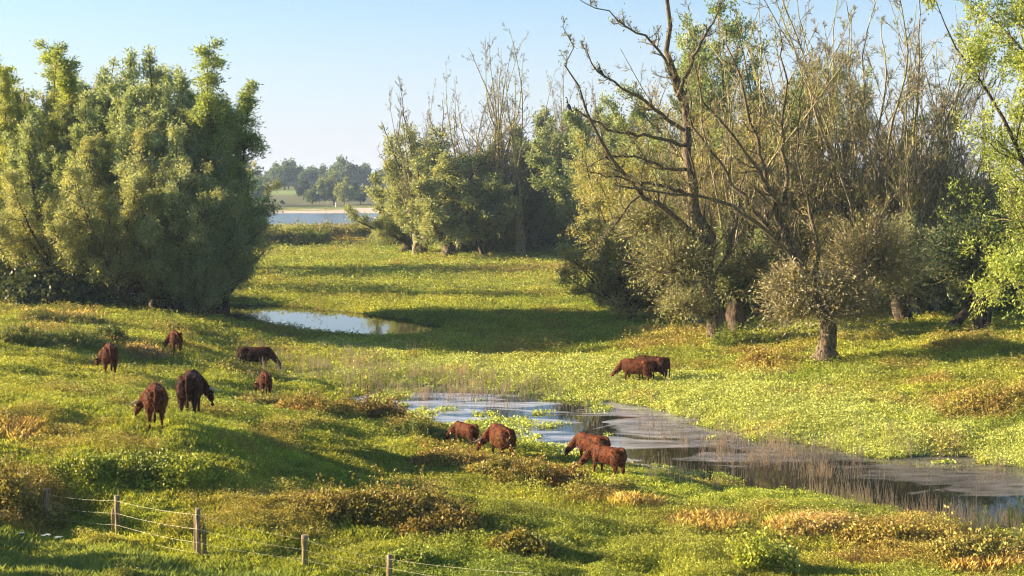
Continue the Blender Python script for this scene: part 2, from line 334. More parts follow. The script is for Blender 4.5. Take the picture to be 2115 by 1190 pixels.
f = np.stack([idx[:-1], idx[1:], np.roll(idx, -1, 1)[1:], np.roll(idx, -1, 1)[:-1]], -1).reshape(-1, 4)
V = np.stack([gx, gy, gz], 1)
cidx = len(V); V = np.vstack([V, [[0, 0, 9.8]]]); gc = np.vstack([gc, gc[:1]])
capf = np.stack([idx[0], np.roll(idx[0], -1), np.full(nc, cidx), np.full(nc, cidx)], -1)
link('ground', new_mesh('ground', V, f, 4, ground_mat(), gc, True)); tag(bpy.data.objects['ground'], kind='structure')
def water_sheet(name, pts, m, film=None, z=0.0, nx=60):
    x0, y0 = pts.min(0)-4; x1, y1 = pts.max(0)+4
    gx_, gy_ = np.meshgrid(np.linspace(x0, x1, nx), np.linspace(y0, y1, nx)); i = np.arange(nx*nx).reshape(nx, nx)
    f_ = np.stack([i[:-1, :-1], i[:-1, 1:], i[1:, 1:], i[1:, :-1]], -1).reshape(-1, 4)
    v = np.stack([gx_.ravel(), gy_.ravel(), np.full(nx*nx, z)], 1)
    c = np.zeros((nx*nx, 3)); c[:, 0] = film(v[:, 0], v[:, 1]) if film else 0; c[:, 1] = np.clip((13-v[:, 0])/12, 0, 1)  # green channel pales the film leftward as painted sky reflection
    o = link(name, new_mesh(name, v, f_, 4, m, c, True)); tag(o, kind='structure'); return o
MW = water_mat()
FA = at_z(1340, 890, 0); FB = at_z(2115, 1010, 0)
def film1(x, y):      # amount of scum per place: thick along the far shore, clear at the near right end
    sdp = poly_sd(x, y, POOL1)
    a = at_z(1500,940,0); b = at_z(2115,1030,0); t = ((x-a[0])*(b[0]-a[0])+(y-a[1])*(b[1]-a[1]))/((b[0]-a[0])**2+(b[1]-a[1])**2)
    ly = a[1]+np.clip(t, -1, 2)*(b[1]-a[1]); return np.clip(.50+(y-ly)*.10*np.clip((x-4)/8, 0, 1), .2, .62)
water_sheet('pool_water', POOL1, MW, film1)
water_sheet('pond_water', POOL2, MW, lambda x, y: np.full(x.shape, .3))
water_sheet('river_water', np.array([[-900, 385.], [900, 612]]), river_mat())
# ------------------------------------------------------------ branching plants
UP = np.array([0, 0, 1.])
def grow(rng, P0, D0, L, segs, wob, up, gravity=0.0):
    B = len(P0); P = np.empty((B, segs+1, 3)); P[:, 0] = P0; D = norm(D0.copy()); step = (L/segs)[:, None]
    drift = rng.normal(size=(B, 3))*wob*.35
    for k in range(segs):
        D = norm(D+rng.normal(size=(B, 3))*wob+drift+UP*(up-gravity*(k/segs)))
        P[:, k+1] = P[:, k]+D*step
    return P
def spawn(rng, P, L, R, n, t0, t1, ang, lf, taper=.55, power=1.0):
    B, S, _ = P.shape; i = np.repeat(np.arange(B), n)
    t = t0+(t1-t0)*rng.rand(len(i))**power; ft = t*(S-1); k = np.minimum(ft.astype(int), S-2); fr = (ft-k)[:, None]
    p = P[i, k]*(1-fr)+P[i, k+1]*fr; T = norm(P[i, k+1]-P[i, k])
    r = R[i, k]*(1-fr[:, 0])+R[i, k+1]*fr[:, 0]
    q = norm(np.cross(T, rng.normal(size=T.shape))); a = (ang[0]+(ang[1]-ang[0])*rng.rand(len(i)))[:, None]
    D = T*np.cos(a)+q*np.sin(a)
    return p, D, L[i]*lf*(1-taper*t)*(.6+.6*rng.rand(len(i))), r, i, t
def taper(r0, r1, S, pw=.8):
    t = np.linspace(0, 1, S)[None]; return r0[:, None]*(1-t**pw)+r1*(t**pw)
def smooth_path(pts, n):
    pts = np.asarray(pts, float); s = np.r_[0, np.cumsum(np.linalg.norm(np.diff(pts, axis=0), axis=1))]
    q = np.linspace(0, s[-1], n); out = np.stack([np.interp(q, s, pts[:, k]) for k in range(3)], 1)
    o2 = out.copy(); o2[1:-1] = (out[:-2]+2*out[1:-1]+out[2:])/4; return o2, s[-1]
def make_tree(seed, H, limbs=7, spread=(.1, .7), trunk_h=2.5, r0=.45, lean=(0, 0), c1=(.2,.22,.1), c2=(.12,.16,.06), bare=0.0, hb=1e9,
              n2=9, n3=8, n4=5, leaf_n=10, leaf=(.3, .09), up=.09, droop=.02, l2=.42, l3=.42, l4=.5, t2=(.12, .97), wob=.1, jitter=.12,
              leafless=False, barkm=None, gnarl=.12, bush_balls=None, given=None, twig_r=.012, tap2=.8, lr=(.32,.22)):
    rng = rs(seed); tb = Buf(); lb = Buf(); wb = Buf()
    if given is None:
        S = 8; t = np.linspace(0, 1, S); tp = np.stack([lean[0]*t**1.3, lean[1]*t**1.3, trunk_h*t-.4*(1-t)], 1)[None]
        tp[0, 1:, :2] += np.cumsum(rng.normal(size=(S-1, 2))*.04*r0*4, 0)
        tr = (r0*(1+.55*np.exp(-t*5))*(1-.15*t))[None]
        tubes(tb, tp, tr, 18, None, rng, gnarl)
        az = np.arange(limbs)*2*math.pi/limbs+rng.rand(limbs)*.7+rng.rand()*6
        pol = spread[0]+(spread[1]-spread[0])*rng.rand(limbs)
        D = np.stack([np.sin(pol)*np.cos(az), np.sin(pol)*np.sin(az), np.cos(pol)], 1)
        k = rng.randint(S-3, S, limbs); P0 = tp[0, k]
        L1 = (H-trunk_h)*(.72+.28*rng.rand(limbs))*np.where(rng.rand(limbs) < .5, 1, .85); L1[0] = H-trunk_h
        D[0] = norm(np.array([.1*math.cos(az[0]), .1*math.sin(az[0]), 1.]))
        P1 = grow(rng, P0, D, L1, 12, wob, up); R1 = taper(r0*(lr[0]+lr[1]*rng.rand(limbs)), .02, 13)
    else:
        paths = []; rad = []; L1 = []
        for pts, ra, rb in given:
            p, l = smooth_path(pts, 15); p[1:-1] += rng.normal(size=(13, 3))*l*.008
            paths.append(p); L1.append(l); tt = np.linspace(0, 1, 15); rad.append(ra*(1-tt**.9)+rb*tt**.9)
        P1 = np.array(paths); R1 = np.array(rad); L1 = np.array(L1)
        R1[0, 0] *= 1.6; R1[0, 1] *= 1.2
    tubes(tb, P1, R1, 9, None, rng, gnarl*.6)
    p, D, L2, r, i2, _ = spawn(rng, P1, L1, R1, n2, t2[0], t2[1], (.45, 1.0), l2, tap2, 1.1)
    P2 = grow(rng, p, D, L2, 8, wob*1.25, up); R2 = taper(np.minimum(r*.55, .11), .012, 9)
    tubes(tb, P2, R2, 5)
    p, D, L3, r, i3, _ = spawn(rng, P2, L2, R2, n3, .1, .98, (.4, 1.0), l3)
    P3 = grow(rng, p, D, L3, 6, wob*1.5, up*.9); R3 = taper(np.minimum(r*.6, .045), .008, 7)
    tubes(wb, P3, R3, 3)
    p, D, L4, r, i4, _ = spawn(rng, P3, np.maximum(L3, .45), R3, n4, .1, 1.0, (.35, .95), l4, .3)
    P4 = grow(rng, p, D, L4, 4, wob*1.6, up*.6, droop)
    if leafless or bare > 0 or given is not None:
        tubes(wb, P4, taper(np.full(len(P4), twig_r), .005, 5), 3)
    if not leafless:
        g2 = rng.rand(len(P2)); g3 = rng.rand(len(P3))
        fk = np.clip((L2/(np.percentile(L2, 75)))[i3], .12, 1)**.55     # short shoots near a limb's tip carry fewer leaves
        for PP, par, n in ((P4, i4, leaf_n), (P3, np.arange(len(P3)), leaf_n)):
            zt = PP[:, -1, 2]; keep = (zt < hb*(.75+.5*rng.rand(len(PP)))) & (rng.rand(len(PP)) > bare) & (rng.rand(len(PP)) < fk[par])
            j = np.repeat(np.nonzero(keep)[0], n); 
            if len(j) == 0: continue
            S = PP.shape[1]; t = rng.rand(len(j))**.8*(S-1.001); k = t.astype(int); fr = (t-k)[:, None]
            q = PP[j, k]*(1-fr)+PP[j, k+1]*fr; T = norm(PP[j, k+1]-PP[j, k])
            q = q+rng.normal(size=q.shape)*jitter
            D = norm(T*.8+rng.normal(size=T.shape)*.55-UP*droop*2)
            par3 = par[j]; g = .5*g2[i3[par3]]+.3*g3[par3]+.2*rng.rand(len(j))
            C = np.array(c1)*g[:, None]+np.array(c2)*(1-g[:, None]); C = C*(.7+.6*rng.rand(len(j), 1))
            sz = .7+.6*rng.rand(len(j))
            leaves(lb, q, D, leaf[0]*sz, leaf[1]*sz, C, rng)
    if bush_balls:      # dense young shoots sprouting from a pollard head
        for (cx, cy, cz, rx, ry, rz, n, ca, cb) in bush_balls:
            v = norm(rng.normal(size=(n, 3))); v[:, 2] = np.where(v[:, 2] < -.45, -v[:, 2], v[:, 2])
            L = (.75+.5*rng.rand(n)); lump = .8+.4*vnoise(v[:, 0]*3+9, v[:, 1]*3+v[:, 2]*2+9, seed)
            P = grow(rng, np.array([cx, cy, cz])+v*np.array([rx, ry, rz])*.15, v*np.array([rx, ry, rz]), L*lump*np.linalg.norm(v*np.array([rx, ry, rz]), axis=1)*.92, 6, .12, .03, .05)
            tubes(wb, P, taper(np.full(n, .02), .006, 7), 3)
            j = np.repeat(np.arange(n), leaf_n*4); t = rng.rand(len(j))**.6*5.999; k = t.astype(int); fr = (t-k)[:, None]
            q = P[j, k]*(1-fr)+P[j, k+1]*fr+rng.normal(size=(len(j), 3))*.16; T = norm(P[j, k+1]-P[j, k])
            g = .6*rng.rand(n)[j]+.4*rng.rand(len(j)); C = (np.array(ca)*g[:, None]+np.array(cb)*(1-g[:, None]))*(.7+.6*rng.rand(len(j), 1))
            sz = .7+.6*rng.rand(len(j)); leaves(lb, q, norm(T*.6+rng.normal(size=T.shape)*.6), leaf[0]*sz, leaf[1]*sz, C, rng)
    bm_ = barkm or M_BARK
    parts = {'trunk': tb.mesh('trunk', bm_, True)}
    if lb.V:
        parts['crown'] = lb.mesh('crown', M_LEAF); parts['twigs'] = wb.mesh('twigs', bm_ if leafless else M_TWIG)
    else:
        parts['crown'] = wb.mesh('crown', bm_)
    return parts
def place_tree(parts, name, label, cat, x, y, sx=1, sz=1, rz=0, tint=(1, 1, 1), group=None, z=None):
    z = hz(x, y) if z is None else z
    t = thing(name, label, cat, (x, y, z), rz, group); t.scale = (sx, sx, sz)
    for k, me in parts.items():
        o = link('branches' if k == 'twigs' else k, me, t)
        if k == 'twigs': o['kind'] = 'stuff'
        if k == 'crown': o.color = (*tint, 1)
    return t
def xd(px, d): return (px-1057.5)/F*d*1.0, d          # ground position of a column of the photo at depth d
def top_h(py, d, x=None):
    return CZ+ray(1057, py)[2]/ray(1057, py)[1]*d
OL1 = (.45,.45,.23); OL2 = (.2,.22,.07); SI1 = (.44,.48,.28); SI2 = (.18,.23,.10); YG1 = (.46,.50,.12); YG2 = (.26,.33,.07)
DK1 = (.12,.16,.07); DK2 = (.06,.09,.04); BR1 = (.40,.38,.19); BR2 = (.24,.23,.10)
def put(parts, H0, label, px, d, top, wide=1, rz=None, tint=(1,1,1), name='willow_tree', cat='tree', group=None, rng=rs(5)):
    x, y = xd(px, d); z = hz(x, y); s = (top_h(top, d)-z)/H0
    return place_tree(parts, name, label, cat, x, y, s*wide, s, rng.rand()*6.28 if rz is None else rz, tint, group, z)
# --- left willow clump
LA = make_tree(11, 18, 14, (.04, .50), 1.6, .38, c1=SI1, c2=SI2, n2=36, n3=7, n4=5, leaf_n=6, leaf=(.24, .075), up=.13, l2=.33, t2=(.04, .995), jitter=.16, tap2=.95, wob=.07)
LB = make_tree(12, 18, 12, (.04, .45), 1.4, .35, c1=OL1, c2=SI2, n2=38, n3=7, n4=5, leaf_n=6, leaf=(.24, .075), up=.13, l2=.33, t2=(.04, .995), jitter=.16, tap2=.95, wob=.07)
LC = make_tree(13, 14, 20, (.2, 1.1), 1.3, .4, c1=OL1, c2=SI2, n2=20, n3=7, n4=5, leaf_n=7, leaf=(.24, .075), up=.08, l2=.36, t2=(.06, .99), jitter=.2, droop=.1, tap2=.85)
LP = make_tree(14, 20, 7, (.03, .20), 1.4, .32, c1=YG1, c2=SI2, n2=64, n3=7, n4=5, leaf_n=6, leaf=(.24, .075), up=.12, l2=.26, t2=(.04, .998), jitter=.16, tap2=.90, wob=.06)
G = 'willows of the big round clump at the left'
for a in [(LP,20,'tall spire shaped willow, leftmost peak of the big clump on the left',62,116,72,1.0,None,(1,1,.9)),
          (LB,18,'green willow filling the clump between its left spire and highest top',135,121,118,1.05,None,(1,1,.8)),
          (LP,20,'highest willow of the left clump with fresh yellow green top',205,124,56,1.25,None,(1.1,1.15,.75)),
          (LA,18,'grey green willow just right of the highest top in the left clump',272,119,88,1.1,None,(.9,.95,1)),
          (LA,18,'blue green willow with twin feathery tops in the middle of the left clump',350,116,84,1.15,None,(.95,1.05,1.1)),
          (LP,20,'slender dark willow, rightmost pointed top of the left clump',428,117,84,1.3,None,(.9,1.0,1.05)),
          (LC,14,'low spreading willow forming the right shoulder of the left clump',420,112,300,.85,None,(.85,.95,1)),
          (LP,20,'dark green spire just right of the highest top in the left clump',236,127,92,1.3,None,(.9,1,.9)),
          (LP,20,'slim green spire left of the highest top in the left clump',165,126,108,1.3,None,(1,1.1,.8)),
          (LA,18,'loose blue green willow leaning out at the right side of the left clump',458,119,190,.95,None,(.9,1,1.05)),
          (LA,18,'rounded silver willow in the second row left of the fresh green top',110,113,175,1.2,None,(1,1.05,.95)),
          (LA,18,'rounded silver willow in the second row left of the twin tops',285,113,150,1.2,None,(1,1.05,1)),
          (LA,18,'rounded grey willow in the second row left of the rightmost top',395,114,165,1.05,None,(.95,1.02,1.02)),
          (LB,18,'olive willow between the two leftmost peaks of the left clump',98,119,160,1.1,None,(.95,1,.85)),
          (LB,18,'green willow filling the dip right of the fresh green top',240,122,112,1.15,None,(.9,1,.9)),
          (LA,18,'grey willow filling the dip between the middle tops of the left clump',310,121,112,1.2,None,(1,1.08,1)),
          (LA,18,'blue grey willow filling between the middle and the rightmost pointed top',388,120,120,1.05,None,(.95,1.05,1)),
          (LA,18,'green willow in the second row under the fresh green top',180,110,210,1.1,None,(1,1.05,.85)),
          (LA,18,'silver willow in the second row under the twin feathery tops',330,110,215,1.1,None,(.9,.98,.95)),
          (LC,14,'broad golden willow at the front left of the left clump',150,106,280,1.05,None,(1.1,1.08,.95)),
          (LC,14,'rounded olive willow at the front centre of the left clump',262,104,262,1.0,None,(1.05,1.05,.95)),
          (LC,14,'dark rounded willow at the front right of the left clump',362,106,262,1.0,None,(.92,1,1)),
          (LB,18,'pale yellow willow at the left edge of the photo beside the clump',15,118,228,1.1,None,(1.15,1.05,.8)),
          (LC,14,'low golden willow at the left margin under the pale yellow one',40,109,390,1.2,None,(1.15,1.05,.8)),
          (LC,14,'small bushy willow at the lower right foot of the left clump',405,105,420,.85,None,(.8,.92,.95))]:
    put(a[0], a[1], a[2], *a[3:6], wide=a[6], rz=a[7], tint=a[8], group=G)
# unseen willows added beside and behind the clump to shade meadow and verge
for k, (x, d, H) in enumerate([(-52,112,15),(-58,120,17),(-66,104,12),(-72,150,13),(-40,188,18),(-37,149,15),(-44,176,13),(-50,158,14),(-24,37.6,5.0),(-27,35,7.0),(-26,32.5,7),(-66,172,12),(-80,190,13),(-96,205,12),(-29,30,4.5)]):
    place_tree(LB if k % 2 else LC, 'willow_tree', ['broad unseen willow added to shade the meadow', 'bushy unseen willow added to shade the meadow'][k % 2], 'tree', x, d, H/16, H/(18 if k % 2 else 14), k*1.1, (1,1,.9), 'unseen willows added for their shade')
# --- middle willows across the meadow
MA = make_tree(21, 20, 16, (.15, 1.25), 2.2, .95, c1=OL1, c2=SI2, n2=16, n3=7, n4=5, leaf_n=6, leaf=(.46, .18), up=.05, l2=.34, hb=17, droop=.12, jitter=.3, twig_r=.03)
MB_ = make_tree(22, 24, 13, (.05, .85), 3, .7, c1=OL1, c2=SI2, n2=18, n3=7, n4=5, leaf_n=6, leaf=(.42, .15), up=.09, l2=.28, hb=14, jitter=.3, bare=.1, twig_r=.03)
MC = make_tree(23, 30, 9, (.04, .34), 4, .6, n2=14, n3=7, n4=4, up=.07, l2=.26, t2=(.2, .99), leafless=True, barkm=M_BARE, twig_r=.03, wob=.09, lr=(.3,.25))
MD = make_tree(24, 22, 14, (.05, .7), 1.6, .6, c1=SI1, c2=SI2, n2=20, n3=7, n4=5, leaf_n=6, leaf=(.46, .18), up=.1, l2=.30, jitter=.3)
G = 'willows on the far side of the meadow'
for a in [(MA,20,'wide willow with thick short trunk at the left front of the middle trees',925,216,255,1.3,2.2,(.92,.95,.88)),
          (MB_,24,'leaning olive willow with twiggy tip, leftmost tall top of the middle trees',868,226,150,1.0,None,(.9,.95,.85)),
          (MA,20,'low willow bowing towards the river at the left end of the middle trees',838,231,300,1.05,1.1,(.95,.98,.85)),
          (MC,30,'tall dead willow with fanned bare crown, right of the middle trees',1075,222,36,1.0,.4,(1,1,1)),
          (MC,30,'half dead willow whose bare tip rises over the leftmost middle trees',858,222,150,.8,1.9,(1,1,1)),
          (MC,30,'dead willow with thin bare crown just right of the tallest dead tree',1120,228,110,.9,3.3,(1,1,1)),
          (MC,30,'dead willow with low bare crown at the left of the right wood',1185,225,130,.9,5.3,(1,1,1)),
          (MC,30,'tall dead willow with pale forked crown, centre of the middle trees',1018,229,44,.95,2.7,(1,1,1)),
          (MC,30,'dead willow with ragged bare top left of the two tallest dead ones',950,236,95,.9,4.4,(1,1,1)),
          (MD,22,'leafy grey green willow between the two tall dead trees',1045,238,270,1.05,None,(.8,.85,.85)),
          (MD,22,'feathery willow right of the tallest dead tree in the middle',1130,236,190,.95,None,(.85,.9,.9)),
          (MD,22,'dark willow deep in the gap between middle and right trees',1195,232,200,1.05,None,(.9,.95,.9)),
          (MB_,24,'olive willow behind the thick trunked willow of the middle trees',975,232,225,1.05,None,(.85,.9,.8)),
          (MA,20,'shaded bushy willow under the tallest dead tree of the middle group',1110,228,330,1.1,None,(.85,.9,.85)),
          (MB_,24,'sparse willow just left of the big leaning limbs',1265,190,185,1.0,None,(.95,.95,.8)),
          (MD,22,'green willow joining the middle trees to the right wood',1225,215,200,1.2,None,(.85,.9,.8)),
          (MB_,24,'olive spreading willow in front of the dead trees of the middle',1000,219,300,1.15,None,(.85,.92,.8)),
          (MD,22,'dark round willow low beside the meadow corner',1175,240,300,1.2,None,(.8,.88,.85))]:
    put(a[0], a[1], a[2], *a[3:6], wide=a[6], rz=a[7], tint=a[8], group=G)
# --- right wood
RA = make_tree(31, 20, 12, (.05, .8), 1.6, .5, c1=OL1, c2=SI2, n2=17, n3=7, n4=5, leaf_n=5, leaf=(.27, .10), up=.08, l2=.36, hb=17, jitter=.22, t2=(.06,.98))
RB = make_tree(32, 20, 12, (.05, .65), 1.6, .45, c1=BR1, c2=BR2, n2=16, n3=7, n4=5, leaf_n=4, leaf=(.25, .09), up=.09, l2=.33, bare=.08, hb=17, jitter=.22, t2=(.06,.98))
RC = make_tree(33, 22, 9, (.03, .36), 3.5, .34, n2=14, n3=8, n4=5, up=.07, l2=.26, t2=(.15, .99), leafless=True, barkm=M_BARE, twig_r=.012, wob=.10, lr=(.2,.2))
RD = make_tree(34, 22, 7, (.04, .5), 3, .34, n2=14, n3=8, n4=5, up=.08, l2=.28, t2=(.15, .99), leafless=True, barkm=M_BARE, twig_r=.012, wob=.13, lr=(.22,.24))
RE = make_tree(35, 20, 10, (.05, .55), 3, .45, c1=SI1, c2=SI2, n2=20, n3=7, n4=5, leaf_n=5, leaf=(.27, .10), up=.1, l2=.28, t2=(.2, .99), jitter=.2)
RF = make_tree(36, 11, 18, (.15, 1.15), 1.0, .4, c1=OL1, c2=BR2, n2=14, n3=7, n4=5, leaf_n=5, leaf=(.26, .10), up=.07, l2=.38, t2=(.05, .98), jitter=.22, bare=.1)
G = 'willows of the wood on the right'
for a in [(RA,20,'golden olive willow behind the long leaning limbs',1290,132,215,1.1,None,(1.1,1,.75)),
          (RB,20,'yellow brown willow left of the tall forked trunk',1370,138,120,1.1,None,(1.15,1,.7)),
          (RE,20,'tall leafy willow reaching the top edge behind the leaning pollard',1545,120,-25,.9,None,(.85,.95,.85)),
          (RE,20,'tall dark green willow right of the forked trunk near the top edge',1470,128,30,.85,None,(.85,.92,.85)),
          (RE,20,'grey green willow left of the open sky gap in the right wood',1630,134,110,.8,None,(.85,.9,.85)),
          (RA,20,'low olive willow under the sky gap of the right wood',1735,128,375,1.3,None,(.95,.92,.85)),
          (RB,20,'brown tinged willow right of the pollard ball',1830,112,330,1.15,None,(1,.95,.9)),
          (RA,20,'dull green willow behind the dead trunks at right',1900,140,270,1.2,None,(.9,.9,.85)),
          (RB,20,'thin leaved willow left of the yellow green tree',1990,128,250,1.2,None,(1,.95,.85)),
          (RA,20,'bushy willow below the yellow green tree at the right',2085,110,420,1.1,None,(.95,.98,.9)),
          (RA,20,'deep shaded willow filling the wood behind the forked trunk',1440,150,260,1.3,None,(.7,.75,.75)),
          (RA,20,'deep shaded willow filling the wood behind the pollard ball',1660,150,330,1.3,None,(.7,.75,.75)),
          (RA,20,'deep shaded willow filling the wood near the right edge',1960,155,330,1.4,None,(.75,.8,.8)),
          (RB,20,'yellowish thin leaved willow just right of the forked trunk',1480,112,130,1.0,None,(1.1,1.05,.8)),
          (RB,20,'yellowish thin leaved willow left of the sky gap',1610,116,130,1.0,None,(1.05,1.05,.8)),
          (RB,20,'olive thin leaved willow among the V forked dead ones',1850,120,190,1.0,None,(1,1,.8)),
          (RC,22,'dead willow with pale straight whips between the two left pollards',1440,108,20,.9,2.9,(1,1,1)),
          (RD,22,'dead willow with spreading whips over the dark pollard',1855,110,-60,1.0,1.3,(1,1,1)),
          (RC,22,'dead willow with whips crossing the golden bushy willow',1930,106,-60,.9,.9,(1,1,1)),
          (RB,20,'thin leaved willow right of the V shaped fork',1925,118,150,1.0,None,(1,1.02,.85)),
          (RE,20,'green willow reaching high right of the leaning pollard limbs',1700,128,90,.8,None,(.95,1,.85)),
          (RF,11,'bushy willow low behind the hanging limb tips of the forked willow',1310,112,400,1.1,None,(1,.98,.8)),
          (RF,11,'bushy willow low behind the tall forked trunk',1420,118,380,1.2,None,(.85,.88,.8)),
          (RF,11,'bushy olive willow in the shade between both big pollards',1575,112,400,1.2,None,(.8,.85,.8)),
          (RF,11,'bushy brownish willow above the right half of the pollard ball',1800,104,385,1.2,None,(1,.92,.88)),
          (RF,11,'bushy willow right of the brownish one over the dark pollard',1900,116,370,1.2,None,(.9,.88,.8)),
          (RF,11,'bushy golden willow below the dead trees near the right edge',1985,112,360,1.1,None,(1,.95,.85)),
          (RF,11,'bushy willow at the right edge behind the dark round pollard',2100,108,350,1.2,None,(.95,.95,.85)),
          (RF,11,'bushy willow low under the sky gap in the right wood',1700,118,400,1.3,None,(.9,.9,.85)),
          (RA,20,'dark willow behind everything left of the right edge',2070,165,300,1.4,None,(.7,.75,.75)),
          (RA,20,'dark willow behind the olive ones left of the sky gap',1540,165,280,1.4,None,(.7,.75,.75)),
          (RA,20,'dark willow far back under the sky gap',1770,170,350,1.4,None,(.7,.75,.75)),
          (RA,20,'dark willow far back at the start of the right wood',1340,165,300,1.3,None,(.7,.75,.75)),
          (RC,22,'tall dead willow with many upright whips left of the sky gap',1600,108,-130,.9,1.,(1,1,1)),
          (RD,22,'dead forked willow standing in front of the tall leafy willow',1668,112,-130,.9,2.,(1,1,1)),
          (RC,22,'tall dead willow in the middle of the sky gap',1745,110,-130,1.0,3.,(1,1,1)),
          (RD,22,'dead willow with wide V shaped fork right of the sky gap',1815,106,-170,1.0,4.,(1,1,1)),
          (RC,22,'slim dead willow with dark trunk near the yellow green tree',1890,104,-120,.85,5.2,(1,1,1)),
          (RD,22,'short dead willow just left of the yellow green tree',1950,112,-40,.8,.3,(1,1,1)),
          (RD,22,'pale dead willow with crooked limbs behind the forked trunk',1520,104,-30,1.0,5.,(1,1,1)),
          (RC,22,'thin dead willow at the far right behind the yellow green tree',2020,118,60,.8,2.2,(1,1,1))]:
    put(a[0], a[1], a[2], *a[3:6], wide=a[6], rz=a[7], tint=a[8], group=G)
YT = make_tree(41, 24, 22, (.05, .95), 3, .6, c1=YG1, c2=YG2, n2=22, n3=8, n4=5, leaf_n=8, leaf=(.21, .085), up=.06, l2=.36, t2=(.08, .98), jitter=.2)
x, y = xd(2235, 80); place_tree(YT, 'willow_tree', 'bright yellow green willow at the right edge of the photo', 'tree', x, y, 1.0, 1.08, 1.0, (.85,.90,.85))
# --- hero pollards with hand placed limbs
def hero(name, label, bpx, d, limbs, seed, balls=None, **kw):
    bx, by = xd(bpx, d); bz = hz(bx, by)
    giv = []
    for pts, ra, rb in limbs:
        q = [at_y(px, py, d+dy) for px, py, dy in pts]
        q = [np.array([a[0]-bx, a[1]-by, a[2]-bz]) for a in q]; giv.append((q, ra, rb))
    bl = None
    if balls:
        bl = []
        for px, py, dy, rx, ry, rz, n, ca, cb in balls:
            a = at_y(px, py, d+dy); bl.append((a[0]-bx, a[1]-by, a[2]-bz, rx, ry, rz, n, ca, cb))
    parts = make_tree(seed, 20, given=giv, bush_balls=bl, **kw)
    return place_tree(parts, name, label, 'tree', bx, by, 1, 1, 0, (1, 1, 1), None, bz)
HK = dict(n2=20, n3=8, n4=4, l2=.19, l3=.42, t2=(.12, .98), up=.12, barkm=M_BARE, hb=1e9, wob=.12, twig_r=.012, leaf=(.22, .085), gnarl=.16)
hero('pollard_willow', 'tall half dead willow with forked grey trunk and long limbs reaching left', 1482, 93, [
  ([(1484,705,0),(1478,640,0),(1465,560,0),(1450,480,0),(1438,415,0),(1424,330,0),(1408,230,.5),(1390,130,1),(1380,60,1),(1374,-60,1)], .50, .10),
  ([(1450,495,0),(1400,452,-1),(1330,405,-2),(1272,340,-3),(1232,270,-4),(1195,185,-4),(1182,125,-5),(1162,55,-5)], .22, .02),
  ([(1405,210,.5),(1370,110,0),(1330,75,-1),(1270,35,-2),(1190,-5,-2)], .13, .02),
  ([(1432,400,0),(1370,385,-2),(1290,372,-3),(1215,355,-4)], .15, .03),
  ([(1426,350,0),(1370,350,-1),(1320,320,-2),(1250,322,-3),(1215,345,-3)], .13, .03),
  ([(1420,300,0),(1340,280,-1),(1260,270,-3),(1190,225,-4)], .13, .03),
  ([(1414,270,0),(1340,215,-1),(1290,185,-2),(1235,145,-3),(1200,90,-3)], .14, .03),
  ([(1325,402,-2),(1296,425,-2),(1268,470,-3),(1240,500,-3),(1222,540,-3)], .10, .03),
  ([(1400,200,0),(1430,120,0),(1470,50,1),(1500,-20,1)], .14, .04),
  ([(1470,590,0),(1510,500,0),(1530,400,1),(1545,300,1)], .14, .03)], 51,
  [(1395,560,-.5,3.2,2.6,3.0,800,OL1,SI2),(1340,470,1,2.6,2.0,2.6,520,OL1,SI2),(1415,640,-.5,2.2,2.0,1.5,420,OL1,SI2),(1560,560,1.5,2.0,2.0,2.2,300,DK1,DK2)], leaf_n=1, bare=.8, **{**HK, 'barkm': M_MID})
hero('pollard_willow', 'pollard willow with short ridged trunk, ball of silvery shoots and limbs leaning left', 1706, 81, [
  ([(1706,742,0),(1708,705,0),(1712,670,0),(1700,640,0),(1680,600,0)], .62, .35),
  ([(1690,620,0),(1664,570,0),(1640,500,0),(1602,420,-.5),(1560,345,-.5),(1520,290,-1),(1470,235,-1),(1440,170,-1),(1420,80,-1)], .22, .02),
  ([(1668,580,0),(1622,510,0),(1560,455,-1),(1500,420,-1),(1430,402,-1),(1350,392,-2),(1270,382,-2)], .17, .03),
  ([(1640,500,0),(1600,450,0),(1580,360,0),(1560,270,0),(1530,170,0),(1500,60,0)], .17, .03),
  ([(1622,455,0),(1630,370,0),(1615,280,1),(1625,180,1),(1610,60,1)], .15, .03),
  ([(1700,620,0),(1760,570,.5),(1800,520,.5),(1806,470,1),(1850,400,1)], .16, .03),
  ([(1640,520,0),(1560,440,0),(1480,330,0),(1430,260,0),(1400,180,-1)], .16, .03),
  ([(1680,600,0),(1690,500,0),(1660,400,1),(1640,290,1),(1660,170,1)], .14, .03)], 52,
  [(1700,638,0,3.7,2.6,2.3,1400,(.46,.42,.28),(.2,.2,.12)),(1640,600,0,1.9,1.8,1.7,400,(.46,.42,.28),(.2,.2,.12)),(1800,560,1,3.0,2.2,3.2,1000,(.42,.38,.24),(.17,.17,.09))], leaf_n=1, bare=.85, **{**HK, 'barkm': M_MID})
def pollard(label, px, d, r0, th_, H, balls, seed, lean=(0, 0), tint=(1,1,1), spread=(.2,.9), wide=1):
    parts = make_tree(seed, H, 7, spread, th_, r0, lean=lean, c1=OL1, c2=SI2, n2=9, n3=7, n4=4, leaf_n=5, leaf=(.26, .10), up=.08, l2=.4, jitter=.2, bush_balls=balls, gnarl=.2)
    x, y = xd(px, d); return place_tree(parts, 'pollard_willow', label, 'tree', x, y, wide, 1, 0, tint)
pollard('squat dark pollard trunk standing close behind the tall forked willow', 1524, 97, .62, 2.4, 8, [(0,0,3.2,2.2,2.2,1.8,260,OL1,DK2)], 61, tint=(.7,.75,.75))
pollard('dark pollard willow in the shade right of the ridged pollard trunk', 1872, 98, .62, 2.2, 9, [(0,0,3.4,3.2,3.0,2.4,420,DK1,DK2)], 62, tint=(.8,.85,.9))
